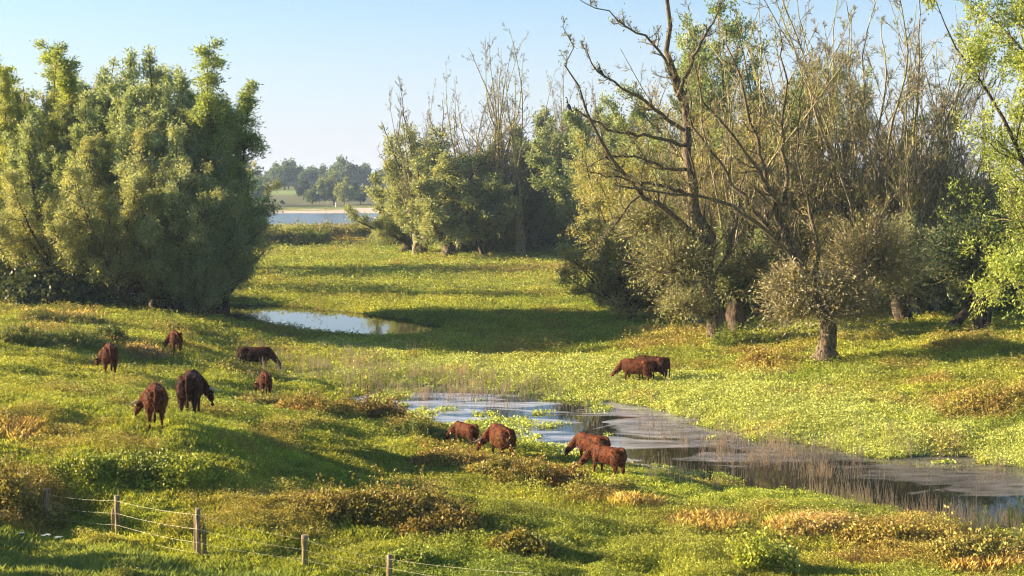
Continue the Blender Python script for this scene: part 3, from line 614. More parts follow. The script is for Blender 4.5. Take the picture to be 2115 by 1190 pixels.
pollard('dark round pollard near the right edge with thick black trunk', 2038, 92, .50, 2.3, 8, [(-.6,0,4.2,3.6,3.0,3.0,620,DK1,DK2)], 63, tint=(.85,.92,1))
pollard('leaning hollow willow trunk on the bank between two dark pollards', 1958, 93, .33, 1.8, 6, None, 64, lean=(2.6, .3), tint=(.75,.8,.85), spread=(.2,.8))
# ------------------------------------------------------------ far shore trees
FT = [make_tree(70+k, 20, 8, (.1, 1.0), 2.5, .5, c1=(.13,.16,.06), c2=(.06,.09,.04), n2=9, n3=6, n4=4, leaf_n=4, leaf=(1.3, .8), up=.05, l2=.42, jitter=.9, t2=(.1,.98)) for k in range(2)]
rg = rs(9)
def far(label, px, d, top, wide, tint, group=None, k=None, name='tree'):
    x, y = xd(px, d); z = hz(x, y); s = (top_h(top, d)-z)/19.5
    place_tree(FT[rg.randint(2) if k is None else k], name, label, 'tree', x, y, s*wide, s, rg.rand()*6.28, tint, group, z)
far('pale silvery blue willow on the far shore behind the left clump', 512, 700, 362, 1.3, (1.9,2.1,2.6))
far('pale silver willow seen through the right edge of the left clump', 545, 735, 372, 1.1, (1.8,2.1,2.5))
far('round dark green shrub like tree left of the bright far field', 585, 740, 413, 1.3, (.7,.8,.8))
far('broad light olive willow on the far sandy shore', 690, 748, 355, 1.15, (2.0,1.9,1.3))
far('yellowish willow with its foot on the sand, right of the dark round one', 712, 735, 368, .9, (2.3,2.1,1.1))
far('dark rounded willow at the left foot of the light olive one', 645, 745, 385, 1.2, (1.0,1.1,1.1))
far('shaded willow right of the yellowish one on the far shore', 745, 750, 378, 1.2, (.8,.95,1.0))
far('small dark tree at the right end of the bright far field', 628, 830, 366, .8, (.5,.6,.6))
for k in range(34):
    px = 440+k*17+rg.rand()*14; d = 985+rg.rand()*110
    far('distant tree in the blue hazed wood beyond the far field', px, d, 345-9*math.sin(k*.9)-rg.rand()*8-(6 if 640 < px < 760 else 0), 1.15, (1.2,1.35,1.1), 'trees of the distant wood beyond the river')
for k in range(26):
    px = (-700+k*40 if k < 26 else 0)+rg.rand()*20
    if px > 400: px += 700
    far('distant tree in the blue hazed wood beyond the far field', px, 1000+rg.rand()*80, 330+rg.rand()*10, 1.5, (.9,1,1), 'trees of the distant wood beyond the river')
# ------------------------------------------------------------ bushes
def bush(name, label, px, py, rx, ry, h, c1, c2, seed, n=700, leaf=(.10, .07), spiky=0.0, z0=None, stemc=(.2,.12,.06)):
    p = ground_px(px, py); rng = rs(seed); lb = Buf(); wb = Buf()
    a = rng.rand(n)*6.283; q = np.sqrt(rng.rand(n))*(.65+.7*vnoise(a*1.3+seed, a*0+seed, seed)); bx = q*np.cos(a)*rx; by = q*np.sin(a)*ry
    gz_ = terrain(p[0]+bx, p[1]+by)-p[2]
    hh = h*np.clip(1-q**2.2*.7, .15, 1)*(.45+1.0*fbm(bx+p[0], by+p[1], 1.1, seed, 2))*(.8+.4*rng.rand(n))*(1+spiky*rng.rand(n)**4)
    P0 = np.stack([bx, by, gz_-.03], 1); D = norm(np.stack([bx*.25+rng.normal(size=n)*.25, by*.25+rng.normal(size=n)*.25, np.ones(n)], 1))
    hh = hh*np.where(rng.rand(n) < .12, 1.7, 1.0)*(.55+.9*vnoise(bx*1.9+50, by*2.6+50, seed))
    P = grow(rng, P0, D, hh*1.1, 4, .12, .02, .12*(1-spiky)); tubes(wb, P, taper(np.full(n, .012), .006, 5), 3, np.array(stemc))
    m = 26; j = np.repeat(np.arange(n), m); t = (.15+.85*rng.rand(len(j))**.7)*3.999; k = t.astype(int); fr = (t-k)[:, None]
    qq = P[j, k]*(1-fr)+P[j, k+1]*fr+rng.normal(size=(len(j), 3))*.09*max(1, leaf[0]/.1)*.8
    g = (.6*fbm(qq[:, 0]+p[0], qq[:, 1]+p[1], .9, seed+3, 2)*1.2+.4*rng.rand(len(j)))[:, None]; C = (np.array(c1)*g+np.array(c2)*(1-g))*(.65+.7*rng.rand(len(j), 1))
    sz = .7+.6*rng.rand(len(j)); leaves(lb, qq, norm(rng.normal(size=(len(j), 3))+UP*.3), leaf[0]*sz, leaf[1]*sz, C, rng)
    t_ = thing(name, label, 'bush' if 'bush' in name else 'plant', p)
    link('foliage', lb.mesh('foliage', M_HERB), t_); link('stem', wb.mesh('stem', M_DRY), t_)['kind'] = 'stuff'
    return t_
RU1 = (.36,.21,.07); RU2 = (.15,.17,.04); GR1 = (.36,.40,.07); GR2 = (.12,.18,.035); GO1 = (.46,.37,.11); GO2 = (.20,.23,.05)
for i, a in enumerate([
 ('bramble_bush','large rusty bramble mound in the foreground centre, behind the fence',790,1078,2.5,1.3,.75,(.34,.24,.07),(.10,.15,.03),1500),
 ('bramble_bush','low rusty bramble to the right of the large bramble mound',905,1105,1.2,.8,.5,RU1,GR2,500),
 ('nettle_bush','green nettle patch on the left slope above the fence posts',310,985,2.1,1.1,.42,GR1,GR2,650),
 ('nettle_bush','yellow green leafy tuft at the right end of the nettle patch',395,995,.6,.5,.8,(.36,.42,.06),GR1,260),
 ('nettle_bush','small green nettle clump left of the nettle patch on the slope',165,985,1.1,.6,.45,GR1,GR2,360),
 ('dock_bush','orange dock and nettle strip behind the cow with small calf by the path',560,842,1.4,.9,.35,GO1,RU2,500),
 ('dock_bush','rusty herb thicket between the hillside path and the pool start',660,862,2.0,1.0,.6,RU1,GR1,750),
 ('dock_bush','rusty green thicket on the near bank where the pool begins',765,868,2.0,1.0,.6,RU1,RU2,750),
 ('dock_bush','dark green herb mound at the near bank left of the grazing calf',870,905,1.6,.9,.5,RU2,GR2,550),
 ('dock_bush','russet thicket in front of the calf nearest the pool bank',945,962,1.7,.8,.36,RU1,GO2,650),
 ('dock_bush','orange russet thicket in front of the white horned cow',1035,982,1.7,.8,.38,GO1,RU2,650),
 ('dock_bush','brown green thicket right below the white horned cow',1120,1005,1.6,.8,.55,RU1,GR2,550),
 ('dock_bush','yellow tipped herbs hiding the feet of the two cows by the water',1235,1022,1.5,.6,.35,GO1,GR2,480),
 ('bramble_bush','small bramble clump in the lower centre foreground',1075,1138,1.0,.6,.5,(.36,.27,.07),GR2,420),
 ('bramble_bush','tiny bramble tuft left of the lower centre clump',840,1170,.5,.4,.4,GR1,GR2,160),
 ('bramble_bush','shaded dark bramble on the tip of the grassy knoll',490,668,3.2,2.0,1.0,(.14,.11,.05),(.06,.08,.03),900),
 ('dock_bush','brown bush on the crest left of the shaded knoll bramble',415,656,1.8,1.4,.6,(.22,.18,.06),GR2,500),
 ('hawthorn_bush','straw coloured shrub on the left knoll crest',120,672,3.0,1.6,1.1,(.40,.34,.12),GR2,900),
 ('hawthorn_bush','leafy green shrub below the straw coloured one on the knoll',150,712,2.3,1.3,1.0,(.30,.33,.09),GR2,800),
 ('hawthorn_bush','dark low shrub at the left edge of the knoll',35,705,2.4,1.4,.9,(.26,.26,.08),GR2,700),
 ('dock_bush','dry reddish seed stalks between two calves on the knoll',300,742,1.1,.8,.6,(.50,.33,.18),RU2,320),
 ('dock_bush','dark tangle right of the left knoll shrubs',222,700,1.3,.9,.6,(.13,.15,.05),GR2,320),
 ('dock_bush','orange herb clump behind the first fence post at the left edge',35,1062,1.2,.6,.8,GO1,RU2,520),
 ('dock_bush','rust coloured herbs on the right bank at the picture edge',2070,838,2.6,1.3,.6,RU1,GR1,700),
 ('dock_bush','orange herbs on the ridge right of the pollard ball',1800,705,2.0,1.2,.6,GO1,GR1,500),
 ('dock_bush','orange herbs under the dark round pollard at the right',1990,712,2.2,1.2,.6,GO1,GR2,500),
 ('nettle_bush','green grassy mound at the foot of the tall forked willow',1515,715,1.5,1.0,.9,GR1,GR2,500),
 ('dock_bush','straw topped thicket left of the tall forked willow',1400,700,3.0,1.3,.7,GO1,GR1,700),
 ('dock_bush','rusty thicket on the bank left of the ridged pollard trunk',1590,752,2.2,1.2,.5,RU1,GR1,550),
 ('dock_bush','orange thicket above the lower right corner near the water',1850,1115,1.8,.8,.6,RU1,GR1,600),
 ('dock_bush','rust and green thicket in the lower right corner',2040,1150,2.0,.8,.6,GO1,GR2,650),
 ('dock_bush','dry brown herbs left of the lower right orange thicket',1700,1100,1.5,.7,.45,(.42,.30,.14),GR1,420),
 ('nettle_bush','fresh green bushy plant at the bottom edge right of centre',1560,1180,.45,.35,1.0,(.36,.44,.07),GR1,170),
 ('nettle_bush','smaller pale leaved plant beside the fresh green one at the bottom edge',1620,1190,.4,.3,.7,(.42,.48,.15),GR1,130),
 ]):
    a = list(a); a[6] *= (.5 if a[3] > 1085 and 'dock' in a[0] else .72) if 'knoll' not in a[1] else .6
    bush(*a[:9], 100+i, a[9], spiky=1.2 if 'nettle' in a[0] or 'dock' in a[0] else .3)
for i, (px, py, rx, h, c1, c2, lab) in enumerate([(515,492,6,2.4,(.34,.27,.09),GR2,'yellowish scrub at the left end of the river bank hedge'),(560,500,6,3.0,(.24,.19,.07),GR2,'brown hawthorn in the river bank hedge by the left clump'),
 (615,500,6,3.2,(.26,.27,.07),GR2,'green scrub mound left of centre in the river bank hedge'),(665,494,7,3.4,(.32,.24,.09),GR2,'tawny scrub in the middle of the river bank hedge'),
 (720,490,7,3.0,(.30,.26,.08),GR2,'olive brown scrub right of centre in the river bank hedge'),(775,488,7,3.2,(.32,.26,.09),GR2,'scrub under the tip of the bowing willow by the river'),
 (835,505,6,2.6,(.26,.26,.08),GR2,'green scrub left of the thick short willow trunk'),(1010,520,5,2.0,(.30,.34,.07),GR2,'lime green scrub right of the thick short willow trunk'),
 (1090,522,5,2.2,(.30,.30,.08),GR2,'scrub at the foot of the tallest dead tree'),(1160,520,6,2.6,(.22,.26,.07),GR2,'green scrub below the dark willows in the meadow corner'),
 (1235,525,6,2.8,(.26,.26,.08),GR2,'scrub at the right end of the far meadow'),(1290,545,5,1.8,(.30,.26,.08),GR2,'low brown scrub where the far meadow meets the right wood'),
 (110,628,4.5,2.2,(.10,.12,.05),DK2,'understory scrub darkened as shade under the left half of the left clump'),  # understory scrub, leaves coloured dark to stand in for shade below the crowns
 (240,630,4.5,2.2,(.10,.12,.05),DK2,'understory scrub darkened as shade under the middle of the left clump'),
 (370,630,4.5,2.2,(.10,.12,.05),DK2,'understory scrub darkened as shade under the right half of the left clump'),
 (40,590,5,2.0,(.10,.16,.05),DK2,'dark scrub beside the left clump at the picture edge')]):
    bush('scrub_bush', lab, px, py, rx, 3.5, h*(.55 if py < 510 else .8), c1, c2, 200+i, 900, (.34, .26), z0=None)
# ------------------------------------------------------------ ground cover (uncountable)
def screen_points(rng, n, ymin=28., ymax=430., umax=.43, pw=1.0):
    u = (rng.rand(n)*2-1)*umax; q = 1/ymax+(1/ymin-1/ymax)*rng.rand(n)**pw
    Y = 1/q; X = u*Y; return X, Y
HERD = [ground_px(*q) for q in ((228,773),(363,731),(322,879),(394,857),(528,765),(548,818),(962,922),(1036,950),(1222,958),(1254,986),(1314,791),(1345,787))]
def build_cover():
    rng = rs(77)
    X, Y = screen_points(rng, 470000, pw=1.15)
    z, s, sr = terrain(X, Y, True); ok = (s > .06) & (sr > 1)
    X, Y, z, s = X[ok], Y[ok], z[ok], s[ok]
    c, r, st, l = cover(X, Y)
    lsc = np.clip(Y/58, .7, 4.0)
    hv = (.05+.30*np.clip(fbm(X, Y, 2.6, 81)-.42, 0, 1)*2+.85*np.clip(fbm(X, Y, .8, 83, 2)-.52, 0, 1)+.12*l+.22*r)*np.clip(Y/70, 1, 2.2)
    hv = hv*np.clip(s/2.2, .35, 1)
    for hp_ in HERD: hv = hv*(1-.65*np.exp(-(np.hypot(X-hp_[0], (Y-hp_[1]+.7))/1.5)**2))      # trodden and grazed down
    short = (X < -3) & (Y < 60); hv = np.where(short & (r < .3), hv*.45, hv)
    m = 6; N = len(X); j = np.repeat(np.arange(N), m)
    off = rng.normal(size=(N*m, 2))*(.13*lsc[j])[:, None]
    P = np.stack([X[j]+off[:, 0], Y[j]+off[:, 1], z[j]+hv[j]*rng.rand(N*m)**.7], 1)
    D = norm(np.stack([rng.normal(size=N*m), rng.normal(size=N*m), .25+.6*rng.rand(N*m)], 1))
    g = rng.rand(N*m, 1); C = c[j]*(.45+.95*g); hot = rng.rand(N*m, 1) < np.clip(.14-Y[j]/900, .02, .1)[:, None]; C = np.where(hot, C*1.5, C)
    sz = (.042+.045*rng.rand(N*m))*lsc[j]*(1+.15*l[j])
    b = Buf(); leaves(b, P, D, sz, sz*.62, C, rng)
    o = link('ground_cover', b.mesh('ground_cover', M_HERB)); tag(o, 'low broad leaved herbs covering the meadow and banks', 'ground cover', kind='stuff')
    # grass
    X, Y = screen_points(rng, 190000, 27, 150, pw=1.0)
    z, s, sr = terrain(X, Y, True); ok = (s > .1); X, Y, z = X[ok], Y[ok], z[ok]
    c, r, st, l = cover(X, Y); N = len(X); lsc = np.clip(Y/42, .8, 3)
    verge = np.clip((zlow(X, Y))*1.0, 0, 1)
    m = 6; j = np.repeat(np.arange(N), m)
    h = (.07+.12*rng.rand(N)+.18*st+.10*verge)[j]*(.6+.7*rng.rand(N*m))*np.clip(Y[j]/60, 1, 1.8)
    off = rng.normal(size=(N*m, 2))*(.07*lsc[j])[:, None]; a = rng.rand(N*m)*6.283
    P = np.stack([X[j]+off[:, 0], Y[j]+off[:, 1], z[j]-.02], 1); w = .011*lsc[j]
    side = np.stack([np.cos(a), np.sin(a), a*0], 1)*w[:, None]
    bend = np.stack([np.cos(a*3), np.sin(a*3), a*0], 1)*(h*.55)[:, None]
    V = np.stack([P-side, P+side, P+bend*.35+side*.6+UP*(h*.6)[:, None], P+bend+UP*(h*.95)[:, None]], 1)
    C = np.repeat(c[j]*(.65+.7*rng.rand(N*m, 1))*np.array([1.05, 1.05, .9]), 4, 0)
    C = C*(1-.45*verge[j].repeat(4)[:, None])+np.array([.10,.16,.08])*.45*verge[j].repeat(4)[:, None]*1.4  # verge grass tinted darker blue-green, its shade put into the colour
    o = link('grass', new_mesh('grass', V.reshape(-1, 3), np.arange(N*m*4).reshape(-1, 4), 4, M_GRASS, C)); tag(o, 'short and tufted green grass over the slopes', 'grass', kind='stuff')
    # water plants: leafy rafts inside the pools near their rims and at the shallow left end
    n = 26000; pa, pb = POOL1.min(0), POOL1.max(0); X = pa[0]+(pb[0]-pa[0])*rng.rand(n); Y = pa[1]+(pb[1]-pa[1])*rng.rand(n)
    z, s, sr = terrain(X, Y, True); k = fbm(X, Y, 1.5, 95)+np.clip((4-X)/26, -.2, .22)+np.clip(.12+s*.12, -.2, .2)
    ok = (s <= .1) & (k > .60); X, Y, z = X[ok], Y[ok], z[ok]; m = 9; N = len(X); j = np.repeat(np.arange(N), m)
    P = np.stack([X[j]+rng.normal(size=N*m)*.12, Y[j]+rng.normal(size=N*m)*.12, np.maximum(z[j], 0)+.01+.13*rng.rand(N*m)**1.5], 1)
    D = norm(np.stack([rng.normal(size=N*m), rng.normal(size=N*m), .3*rng.rand(N*m)], 1)); sz = .07+.08*rng.rand(N*m)
    b = Buf(); leaves(b, P, D, sz, sz*.8, (C_LIME*np.array([.95,1,.8]))*(.6+.7*rng.rand(N*m, 1)), rng)
    o = link('water_plants', b.mesh('water_plants', M_HERB)); tag(o, 'pale green marsh plants floating in patches on the pool', 'water plants', kind='stuff')
def zlow(X, Y):      # rough verge below the dike, lower left; masks its painted shade as well
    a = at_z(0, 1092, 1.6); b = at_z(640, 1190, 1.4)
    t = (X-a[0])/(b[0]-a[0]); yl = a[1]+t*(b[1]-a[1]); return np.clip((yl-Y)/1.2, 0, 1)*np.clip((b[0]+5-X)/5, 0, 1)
build_cover()
def build_herbs():
    rng = rs(88); n = 120000; X, Y = screen_points(rng, n, 29, 130, pw=1.05); z, s, sr = terrain(X, Y, True)
    k = fbm(X, Y, 1.4, 111)*.6+fbm(X, Y, 7, 113)*.4; ok = (s > .2) & (k > .50); X, Y, z, k = X[ok], Y[ok], z[ok], k[ok]
    c, r, st, l = cover(X, Y); N = len(X); H = (.14+.32*rng.rand(N)**2)*(1+1.5*(k-.50)*3)*np.clip(Y/60, .8, 1.5)*(.6+.6*r+.3*st)
    P = grow(rng, np.stack([X, Y, z-.02], 1), norm(np.stack([rng.normal(size=N)*.2, rng.normal(size=N)*.2, np.ones(N)], 1)), H, 3, .1, 0)
    m = 9; j = np.repeat(np.arange(N), m); t = rng.rand(len(j))**.8*2.999; q = t.astype(int); fr = (t-q)[:, None]
    pp = P[j, q]*(1-fr)+P[j, q+1]*fr; D = norm(np.stack([rng.normal(size=len(j)), rng.normal(size=len(j)), .3+.5*rng.rand(len(j))], 1)); L = (.05+.05*rng.rand(len(j)))*np.clip(Y[j]/58, .8, 2)
    C = c[j]*np.array([1.05, 1.0, .9])*(.45+1.0*rng.rand(len(j), 1)); b = Buf(); leaves(b, pp, D, L, L*.5, C, rng)
    o = link('tall_herbs', b.mesh('tall_herbs', M_HERB)); tag(o, 'upright leafy weeds standing out of the meadow', 'weeds', kind='stuff')
build_herbs()
def stalks(name, label, zones, seed, colr, hh=(.4, 1.0), w=.009, kind='stuff', head=0):
    rng = rs(seed); b = Buf()
    for px, py, rx, ry, n in zones:
        p = ground_px(px, py); nt_ = max(1, n//7)
        cx = p[0]+rng.normal(size=nt_)*rx*.6; cy = p[1]+rng.normal(size=nt_)*ry*.6; j = rng.randint(0, nt_, n)
        x = cx[j]+rng.normal(size=n)*.16; y = cy[j]+rng.normal(size=n)*.16; z = np.maximum(terrain(x, y), -.1)
        L = hh[0]+(hh[1]-hh[0])*rng.rand(n)*(.5+.5*rng.rand(nt_)[j]); D = norm(np.stack([rng.normal(size=n)*.10, rng.normal(size=n)*.10, np.ones(n)], 1))
        P = grow(rng, np.stack([x, y, z-.03], 1), D, L, 3, .05, 0); ww = w*np.clip(p[1]/60, .8, 2)
        C = np.array(colr)*(.6+.7*rng.rand(n, 1)); tubes(b, P, taper(np.full(n, ww), ww*.5, 4), 3, np.repeat(C, 12, 0))
    o = link(name, b.mesh(name, M_DRY)); tag(o, label, 'dry stalks', kind=kind)
stalks('reed_stalks', 'dead straw coloured stalks standing in and around the pool', [
 (700,750,4,5,260),(800,770,6,6,420),(900,790,6,4,420),(1000,800,5,4,320),(1080,815,5,3,260),(640,770,3,3,160),(860,830,4,2,160),(1000,850,3,1.5,80),
 (580,745,2,3,110),(1200,860,4,1.5,70),(1400,900,3,1.4,90),(1480,935,2.2,1.4,140),(1580,985,2.0,1.4,240),(1640,960,2,1,160),(1700,1010,2,1,220),(1760,1040,1.4,.8,150),(1830,1060,1.4,.8,170),
 (1930,1075,1.2,.7,150),(2000,1100,1.2,.6,130),(2080,1100,1.2,.8,120),(1560,940,3,1,120),(1890,950,2,1,60),(2065,985,.5,.3,40),(1700,930,4,1,70),(1400,1000,2,1,60),(1320,985,1.5,.8,50)], 301, (.70,.57,.38), (.35, 1.2), .011)
stalks('dry_stalks', 'thin dry russet seed stalks among the herbs', [
 (1480,1080,1.6,.8,260),(1340,1060,1.5,.8,120),(1660,1110,2,.8,200),(300,735,1,.8,120),(1000,1090,.3,.2,14),(560,835,1.2,.7,120),(950,950,1.4,.7,160),(1040,965,1.4,.7,120),
 (130,650,2.5,1.2,140),(1400,695,3,1.2,200),(60,895,1.6,.7,120),(1180,1050,2,1,90),(780,1180,.5,.3,30),(50,1050,1.2,.5,150),(2000,1130,1.6,.8,160),(1850,1110,1.5,.7,120),(640,850,1.8,.8,120),(1750,1170,.8,.4,60)], 302, (.45,.27,.13), (.25, .8), .007)
# ------------------------------------------------------------ cattle
def cow_mats():
    out = []
    for nm, a, b in (('reddish_brown_coat', (.014,.005,.003), (.15,.042,.012)), ('dark_brown_coat', (.012,.005,.003), (.07,.022,.009))):
        m, nt, p, o = mat(nm); N = nt.nodes; L = nt.links; tc = N.new('ShaderNodeTexCoord')
        mp = N.new('ShaderNodeMapping'); mp.inputs['Scale'].default_value = (1, 1, .45); L.new(tc.outputs['Object'], mp.inputs[0])
        n = N.new('ShaderNodeTexNoise'); n.inputs['Scale'].default_value = 6; n.inputs['Detail'].default_value = 7; n.inputs['Distortion'].default_value = .5; L.new(mp.outputs[0], n.inputs[0])
        r = N.new('ShaderNodeValToRGB'); r.color_ramp.elements[0].position = .35; r.color_ramp.elements[1].position = .68
        r.color_ramp.elements[0].color = (*a, 1); r.color_ramp.elements[1].color = (*b, 1); L.new(n.outputs[0], r.inputs[0]); L.new(r.outputs[0], p.inputs['Base Color'])
        p.inputs['Roughness'].default_value = .75; p.inputs['Specular IOR Level'].default_value = .1
        p.inputs['Sheen Weight'].default_value = .0
        b_ = N.new('ShaderNodeBump'); b_.inputs['Strength'].default_value = .9; b_.inputs['Distance'].default_value = .03; L.new(n.outputs[0], b_.inputs['Height']); L.new(b_.outputs[0], p.inputs['Normal'])
        out.append(m)
    m, nt, p, o = mat('pale_horn'); p.inputs['Base Color'].default_value = (.62,.55,.42,1); p.inputs['Roughness'].default_value = .4; out.append(m)
    m, nt, p, o = mat('dark_hoof'); p.inputs['Base Color'].default_value = (.03,.025,.02,1); out.append(m)
    m, nt, p, o = mat('yellow_tag'); p.inputs['Base Color'].default_value = (.75,.70,.35,1); out.append(m)
    return out
COAT, COATD, HORN, HOOF, TAGM = cow_mats()
M_HAIR = leaf_mat('coarse_hair', .12, .6, .2, (1.2,.8,.5))
def loft(V, Fq, secs, n=12):
    """secs: list of (x,y,z, half width, half height); closed tapered body"""
    P = np.array([s[:3] for s in secs], float); T = np.gradient(P, axis=0); T = norm(T); base = len(V)
    for (x, y, z, w, h), t in zip(secs, T):
        side = np.cross(t, UP) if abs(t[2]) < .95 else np.array([0, 1., 0]); side = side/np.linalg.norm(side); u = np.cross(side, t)
        for k in range(n):
            a = 2*math.pi*k/n; V.append(np.array([x, y, z])+side*w*math.cos(a)+u*h*math.sin(a))
    m = len(secs)
    for i in range(m-1):
        for k in range(n):
            k2 = (k+1) % n; Fq.append((base+i*n+k, base+i*n+k2, base+(i+1)*n+k2, base+(i+1)*n+k))
    Fq.append(tuple(base+k for k in range(n))[::-1]); Fq.append(tuple(base+(m-1)*n+k for k in range(n)))
def remeshed(name, lofts, voxel, material, smooth=4):
    V = []; Fq = []
    for l in lofts: loft(V, Fq, l)
    me = bpy.data.meshes.new(name+'_src'); me.from_pydata([tuple(v) for v in V], [], Fq); me.update()
    o = bpy.data.objects.new(name+'_src', me); COL.objects.link(o)
    r = o.modifiers.new('r', 'REMESH'); r.mode = 'VOXEL'; r.voxel_size = voxel
    s = o.modifiers.new('s', 'SMOOTH'); s.factor = .5; s.iterations = smooth
    dg = bpy.context.evaluated_depsgraph_get(); ev = o.evaluated_get(dg); out = bpy.data.meshes.new_from_object(ev); out.name = name
    bpy.data.objects.remove(o); bpy.data.meshes.remove(me)
    out.materials.clear(); out.materials.append(material); out.polygons.foreach_set('use_smooth', np.ones(len(out.polygons), bool)); return out
def rotz(p, a, c=(.62, 0)):
    x, y = p[0]-c[0], p[1]-c[1]; return (c[0]+x*math.cos(a)-y*math.sin(a), c[1]+x*math.sin(a)+y*math.cos(a))
def cow(label, px, py, top, head, neck, coat, horns=1.0, fat=1.0, seed=0, group='brown cattle grazing on the water meadow', calf=False, graze=1.0):
    rng = rs(400+seed); p = ground_px(px, py); d = p[1]; S = (py-top)/F*d/1.36*1.04
    na = math.radians(neck); L = []
    tors = [(-.99,0,1.02,.12,.18),(-.93,0,1.0,.25,.28),(-.80,0,.98,.30,.35),(-.55,0,.94,.33,.41),(-.2,0,.91,.37,.42),(.15,0,.90,.36,.43),(.45,0,.93,.31,.43),(.68,0,.95,.26,.40),(.82,0,.98,.17,.27),(.9,0,.98,.08,.15)]
    if calf: tors = [(x, y, z+.03, w*.88, h*.86) for x, y, z, w, h in tors]
    L.append([(x, y, z, w*fat, h) for x, y, z, w, h in tors])
    hz_ = .02
    pts = [(.60,0,1.06,.20,.30),(.82,0,.98,.17,.26),(1.02,0,.80,.13,.20),(1.18,0,.62,.11,.16),(1.28,0,.50,.12,.14)]
    hp = [(1.22,0,.60,.09,.10),(1.30,0,.50,.12,.13),(1.37,0,.38,.11,.12),(1.43,0,.24,.08,.09),(1.46,0,.12,.075,.075),(1.46,0,.05,.05,.05)]
    def tw(q):
        o = []
        for x, y, z, w, h in q:
            f_ = np.clip((x-.6)/.4, 0, 1); X_, Y_ = rotz((x, y), na*f_); o.append((X_, Y_, z+hz_, w, h))
        return o
    L.append(tw(pts)); L.append(tw(hp))
    st = rng.uniform(-.12, .12, 4)
    for k, (sy, f_) in enumerate(((.2, 1), (-.2, 1))):
        s_ = st[k]; L.append([(.50,sy*.8,.95,.10,.20),(.50,sy,.72,.09,.13),(.50+s_*.4,sy,.55,.07,.085),(.51+s_*.7,sy,.36,.055,.06),(.50+s_,sy,.14,.04,.042),(.53+s_,sy,.05,.05,.055),(.54+s_,sy,-.02,.055,.065)])
    for k, sy in enumerate((.2, -.2)):
        s_ = st[k+2]; L.append([(-.68,sy*.85,1.05,.15,.27),(-.66,sy,.80,.15,.25),(-.66+s_*.3,sy*1.02,.60,.115,.17),(-.78+s_*.6,sy,.42,.068,.085),(-.77+s_*.8,sy,.28,.055,.062),(-.73+s_,sy,.12,.04,.045),(-.69+s_,sy,.04,.052,.055),(-.68+s_,sy,-.02,.055,.062)])
    tx = .03*rng.randn()
    for sy in (1, -1):       # hip bones square off the rump
        L.append([(-.45,sy*.20,1.20,.05,.06),(-.58,sy*.24,1.22,.08,.09),(-.75,sy*.20,1.20,.09,.09),(-.92,sy*.12,1.12,.06,.08)])
    L.append([(-.86,0,1.30,.05,.05),(-.97,0,1.28,.045,.045),(-1.04,tx*.5,1.14,.038,.038),(-1.05,tx,.90,.034,.034),(-1.05,tx*1.5,.62,.032,.032),(-1.04,tx*2,.52,.03,.03)])
    for sgn in (1, -1):          # ears belong to the body surface
        b = tw([(1.26,0,.56,1,1)])[0]; dirx, diry = -math.sin(na)*sgn, math.cos(na)*sgn
        L.append([(b[0]+dirx*q, b[1]+diry*q, b[2]+dz, w, h) for q, dz, w, h in ((.06,0,.03,.03),(.14,.0,.05,.045),(.22,-.02,.055,.04),(.28,-.05,.02,.02))])
    t = thing('cow' if not calf else 'calf', label, 'cow' if not calf else 'calf', (p[0], p[1], p[2]+.0), math.radians(head), group); t.scale = (S, S, S)
    bm_ = remeshed('body', L, .026, coat); link('body', bm_, t)
    nv = len(bm_.vertices); co = np.empty(nv*3); bm_.vertices.foreach_get('co', co); co = co.reshape(-1, 3); nn = np.empty(nv*3); bm_.vertices.foreach_get('normal', nn); nn = nn.reshape(-1, 3)
    hi = np.nonzero(co[:, 2] > .35)[0]; hi = hi[rng.randint(0, len(hi), 7000)]; hb_ = Buf()
    cl = np.array([.19,.066,.022] if coat is COAT else [.075,.024,.009]); vn = vnoise(co[hi, 0]*7+9, co[hi, 2]*4+co[hi, 1]*7+9, seed)[:, None]
    leaves(hb_, co[hi]-nn[hi]*.004, norm(nn[hi]*.45+np.array([-.35, 0, -.8])+rng.normal(size=(7000, 3))*.22), .04+.04*rng.rand(7000), .010, cl*(.6+.8*vn)*(.85+.3*rng.rand(7000, 1)), rng, .6)
    link('shaggy_hair', hb_.mesh('shaggy_hair', M_HAIR), t)
    # tail tuft and hooves
    link('tail_tuft', remeshed('tail_tuft', [[(-1.04,tx*2,.60,.03,.03),(-1.05,tx*2,.48,.05,.05),(-1.05,tx*2,.34,.045,.045),(-1.04,tx*2,.24,.015,.015)]], .02, coat, 1), t)
    if horns:
        for sgn in (1, -1):
            b = tw([(1.26,0,.60,1,1)])[0]; sx_, sy_ = -math.sin(na)*sgn, math.cos(na)*sgn; fx, fy = math.cos(na), math.sin(na); hb_ = Buf(); h_ = horns
            P = np.array([[b[0]+sx_*q*h_**(i > 0)+fx*w_*h_, b[1]+sy_*q*h_**(i > 0)+fy*w_*h_, b[2]+z_*h_] for i, (q, w_, z_) in enumerate(((.06,0,.04),(.2,.02,.06),(.33,.07,.02),(.42,.15,-.02),(.46,.26,.02)))])[None]
            tubes(hb_, P, np.array([[.035,.032,.026,.018,.006]]), 8); link('horn', hb_.mesh('horn', HORN, True), t)
    for sgn in ((1,) if seed in (3, 8) else ()):
        b = tw([(1.26,0,.56,1,1)])[0]; q = .24*sgn; hb_ = Buf(); a_ = np.array([b[0]-math.sin(na)*q, b[1]+math.cos(na)*q, b[2]-.02])
        tubes(hb_, np.array([[a_+[0, 0, .035], a_-[0, 0, .035]]]), np.array([[.032, .03]]), 6); link('ear_tag', hb_.mesh('ear_tag', TAGM), t)
    return t
cow('brown cow seen from behind, head down to the left, upper left of the slope', 228, 773, 712, 106, 48, COAT, .35, .95, 1)
cow('small reddish calf farthest up the left slope', 363, 731, 685, 110, 40, COAT, .3, .95, 2, calf=True)
